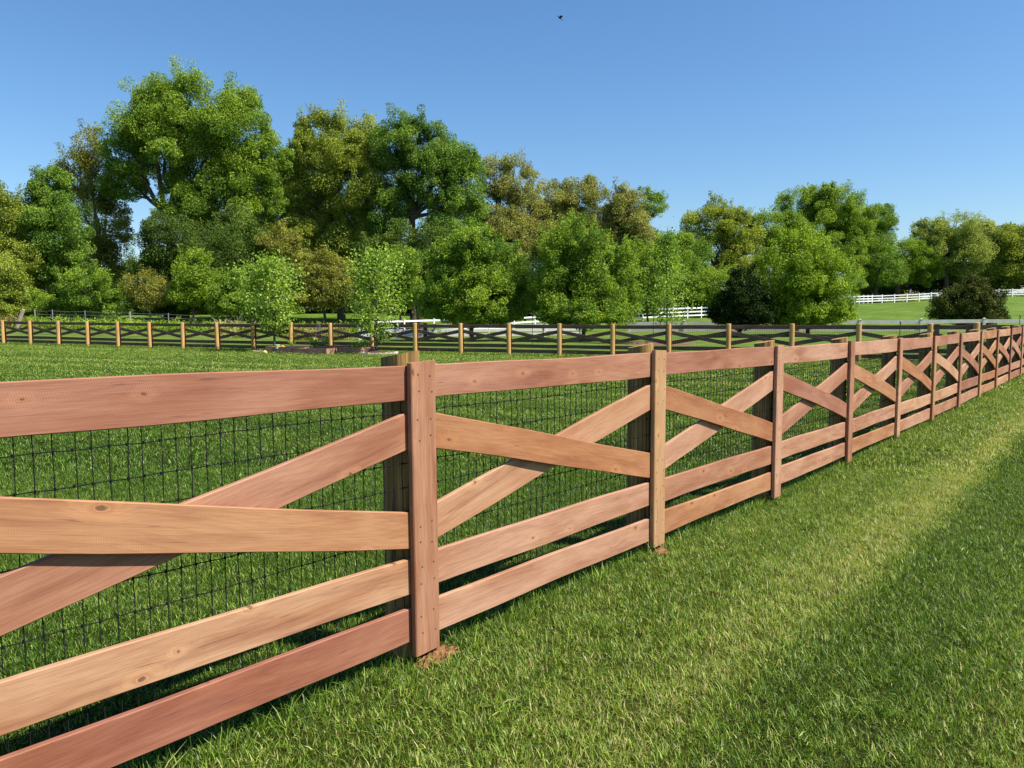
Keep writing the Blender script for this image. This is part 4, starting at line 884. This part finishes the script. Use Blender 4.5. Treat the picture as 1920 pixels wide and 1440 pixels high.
# ------------------------------------------------------------------ grass
BL = blade_mat()
src = bpy.data.collections.new('grass_tufts')      # not linked to the scene: sources for the lawn only
def tuft(rad, n, h0, h1, wd, lean, seed, straw=.05):
    r = np.random.default_rng(seed); q = r.uniform(0, 1, n)**.5*rad; a = r.uniform(0, 6.283, n); bx_ = np.stack([q*np.cos(a), q*np.sin(a), np.full(n, -.008)], 1)
    h = r.uniform(h0, h1, n)*(1+.35*(r.random(n) < .06)); la = r.uniform(0, 6.283, n); ln = np.abs(r.normal(0, lean, n)) + .12
    dr = np.stack([np.cos(la)*ln, np.sin(la)*ln, np.ones(n)], 1); dr /= np.linalg.norm(dr, axis=1)[:, None]
    side = np.stack([-np.sin(la+r.normal(0,.7,n)), np.cos(la), np.zeros(n)], 1); side /= np.linalg.norm(side, axis=1)[:, None]
    ww = (wd*r.uniform(.6, 1.3, n))[:, None]; hh = h[:, None]
    mid = bx_ + dr*hh*.55; tip = mid + (dr + np.stack([np.cos(la), np.sin(la), -.35*np.ones(n)], 1)*(ln[:, None]*1.1))*hh*.45
    V = np.stack([bx_-side*ww*.5, bx_+side*ww*.5, mid+side*ww*.45, mid-side*ww*.45, tip], 1).reshape(-1, 3)
    b = np.arange(n)*5; T = np.concatenate([np.stack([b, b+1, b+2], 1), np.stack([b, b+2, b+3], 1), np.stack([b+3, b+2, b+4], 1)])
    t = np.clip(.40 + .27*r.normal(size=n), .0, .80); t[r.random(n) < straw] = 1.0
    me = bpy.data.meshes.new('tuft'); me.vertices.add(len(V)); me.vertices.foreach_set('co', V.astype(np.float32).ravel())
    me.loops.add(len(T)*3); me.loops.foreach_set('vertex_index', T.astype(np.int32).ravel()); me.polygons.add(len(T)); me.polygons.foreach_set('loop_start', np.arange(0, len(T)*3, 3, dtype=np.int32))
    at_ = me.attributes.new('tint', 'FLOAT', 'POINT'); at_.data.foreach_set('value', np.repeat(t, 5).astype(np.float32)); me.update(calc_edges=True); me.materials.append(BL)
    return bpy.data.objects.new('tuft_%02d' % seed, me)
tufts = [tuft(.10, 125, .018, .040, .0027, .5, i, .07) for i in range(6)] + [tuft(.22, 110, .022, .05, .0055, .6, 6+i) for i in range(4)] + [tuft(.5, 150, .022, .05, .012, .7, 10+i) for i in range(4)] + [tuft(.05, 22, .06, .12, .0035, .5, 14+i, .02) for i in range(3)]
for t_ in tufts: src.objects.link(t_)
def scatter(n, x0, x1, y0, y1, cond, ids, smin, smax, r, tilt=.12):
    st_ = math.sqrt((x1-x0)*(y1-y0)/n)
    gx, gy = np.meshgrid(np.arange(x0, x1, st_), np.arange(y0, y1, st_)); x = gx.ravel() + r.uniform(-.6, .6, gx.size)*st_; y = gy.ravel() + r.uniform(-.6, .6, gx.size)*st_; u, v = uv(x, y)
    inv = (np.abs(x) < y*0.80 + 2.0); k = inv & cond(x, y, u, v)
    for (mx, my, ru, rv) in MOUNDS: k &= ((x-mx)**2 + (y-my)**2) > (min(ru, rv)*.95)**2
    x = x[k]; y = y[k]; m = len(x)
    return (np.stack([x, y, ground_z(x, y)], 1), np.stack([r.normal(0, tilt, m), r.normal(0, tilt, m), r.uniform(0, 6.283, m)], 1), r.uniform(smin, smax, m), r.choice(ids, m))
r = np.random.default_rng(99)
fq = lambda x, y: (x*0.377 + y*0.926)
parts = [
 scatter(int(190*16*6.7), -7.5, 8, .8, 7.5, lambda x,y,u,v: (y < 7.5), range(0, 6), .8, 1.25, r),
 scatter(int(46*32*9), -16, 16, 7.0, 16, lambda x,y,u,v: (y >= 7.0), range(6, 10), .8, 1.25, r),
 scatter(int(9*60*30), -36, 26, 15, 44, lambda x,y,u,v: (fq(x, y) < 29.6), range(10, 14), .8, 1.3, r),
 # longer unmown grass along the fence line
 scatter(60000, -3, 14, 1, 18, lambda x,y,u,v: (np.abs(v+.08) < .10) & (y < 18), range(14, 17), .6, 1.15, r, .2),
 scatter(1800, -4, 10, 1.5, 9, lambda x,y,u,v: (v > .1), range(14, 17), .4, .72, r, .2),
]
P = np.concatenate([p[0] for p in parts]); RT = np.concatenate([p[1] for p in parts]); SC = np.concatenate([p[2] for p in parts]); ID = np.concatenate([p[3] for p in parts])
me = bpy.data.meshes.new('grass'); me.vertices.add(len(P)); me.vertices.foreach_set('co', P.astype(np.float32).ravel())
for nm, ty, arr, key in (('rot', 'FLOAT_VECTOR', RT, 'vector'), ('scl', 'FLOAT', SC, 'value'), ('idx', 'INT', ID, 'value')):
    a_ = me.attributes.new(nm, ty, 'POINT'); a_.data.foreach_set(key, arr.astype(np.int32 if ty == 'INT' else np.float32).ravel())
grass = bpy.data.objects.new('grass', me); link(grass); tag(grass, 'short mown green lawn grass on both sides of the plank fence', 'grass', kind='stuff')
ng = bpy.data.node_groups.new('lawn_scatter', 'GeometryNodeTree'); ng.interface.new_socket('Geometry', in_out='INPUT', socket_type='NodeSocketGeometry'); ng.interface.new_socket('Geometry', in_out='OUTPUT', socket_type='NodeSocketGeometry')
gi = ng.nodes.new('NodeGroupInput'); go = ng.nodes.new('NodeGroupOutput'); ci = ng.nodes.new('GeometryNodeCollectionInfo'); ci.inputs['Collection'].default_value = src; ci.inputs['Separate Children'].default_value = True; ci.inputs['Reset Children'].default_value = True
ip = ng.nodes.new('GeometryNodeInstanceOnPoints'); ip.inputs['Pick Instance'].default_value = True
def na(nm, ty):
    n = ng.nodes.new('GeometryNodeInputNamedAttribute'); n.data_type = ty; n.inputs['Name'].default_value = nm; return [o for o in n.outputs if o.enabled and o.name == 'Attribute'][0]
L = ng.links.new
L(gi.outputs[0], ip.inputs['Points']); L(ci.outputs[0], ip.inputs['Instance']); L(na('idx', 'INT'), ip.inputs['Instance Index']); L(na('rot', 'FLOAT_VECTOR'), ip.inputs['Rotation']); L(na('scl', 'FLOAT'), ip.inputs['Scale']); L(ip.outputs[0], go.inputs[0])
md = grass.modifiers.new('scatter', 'NODES'); md.node_group = ng
open('/tmp/n.txt','w').write(str(NL)) if False else None
print('grass points', len(P), 'leaves', NL)
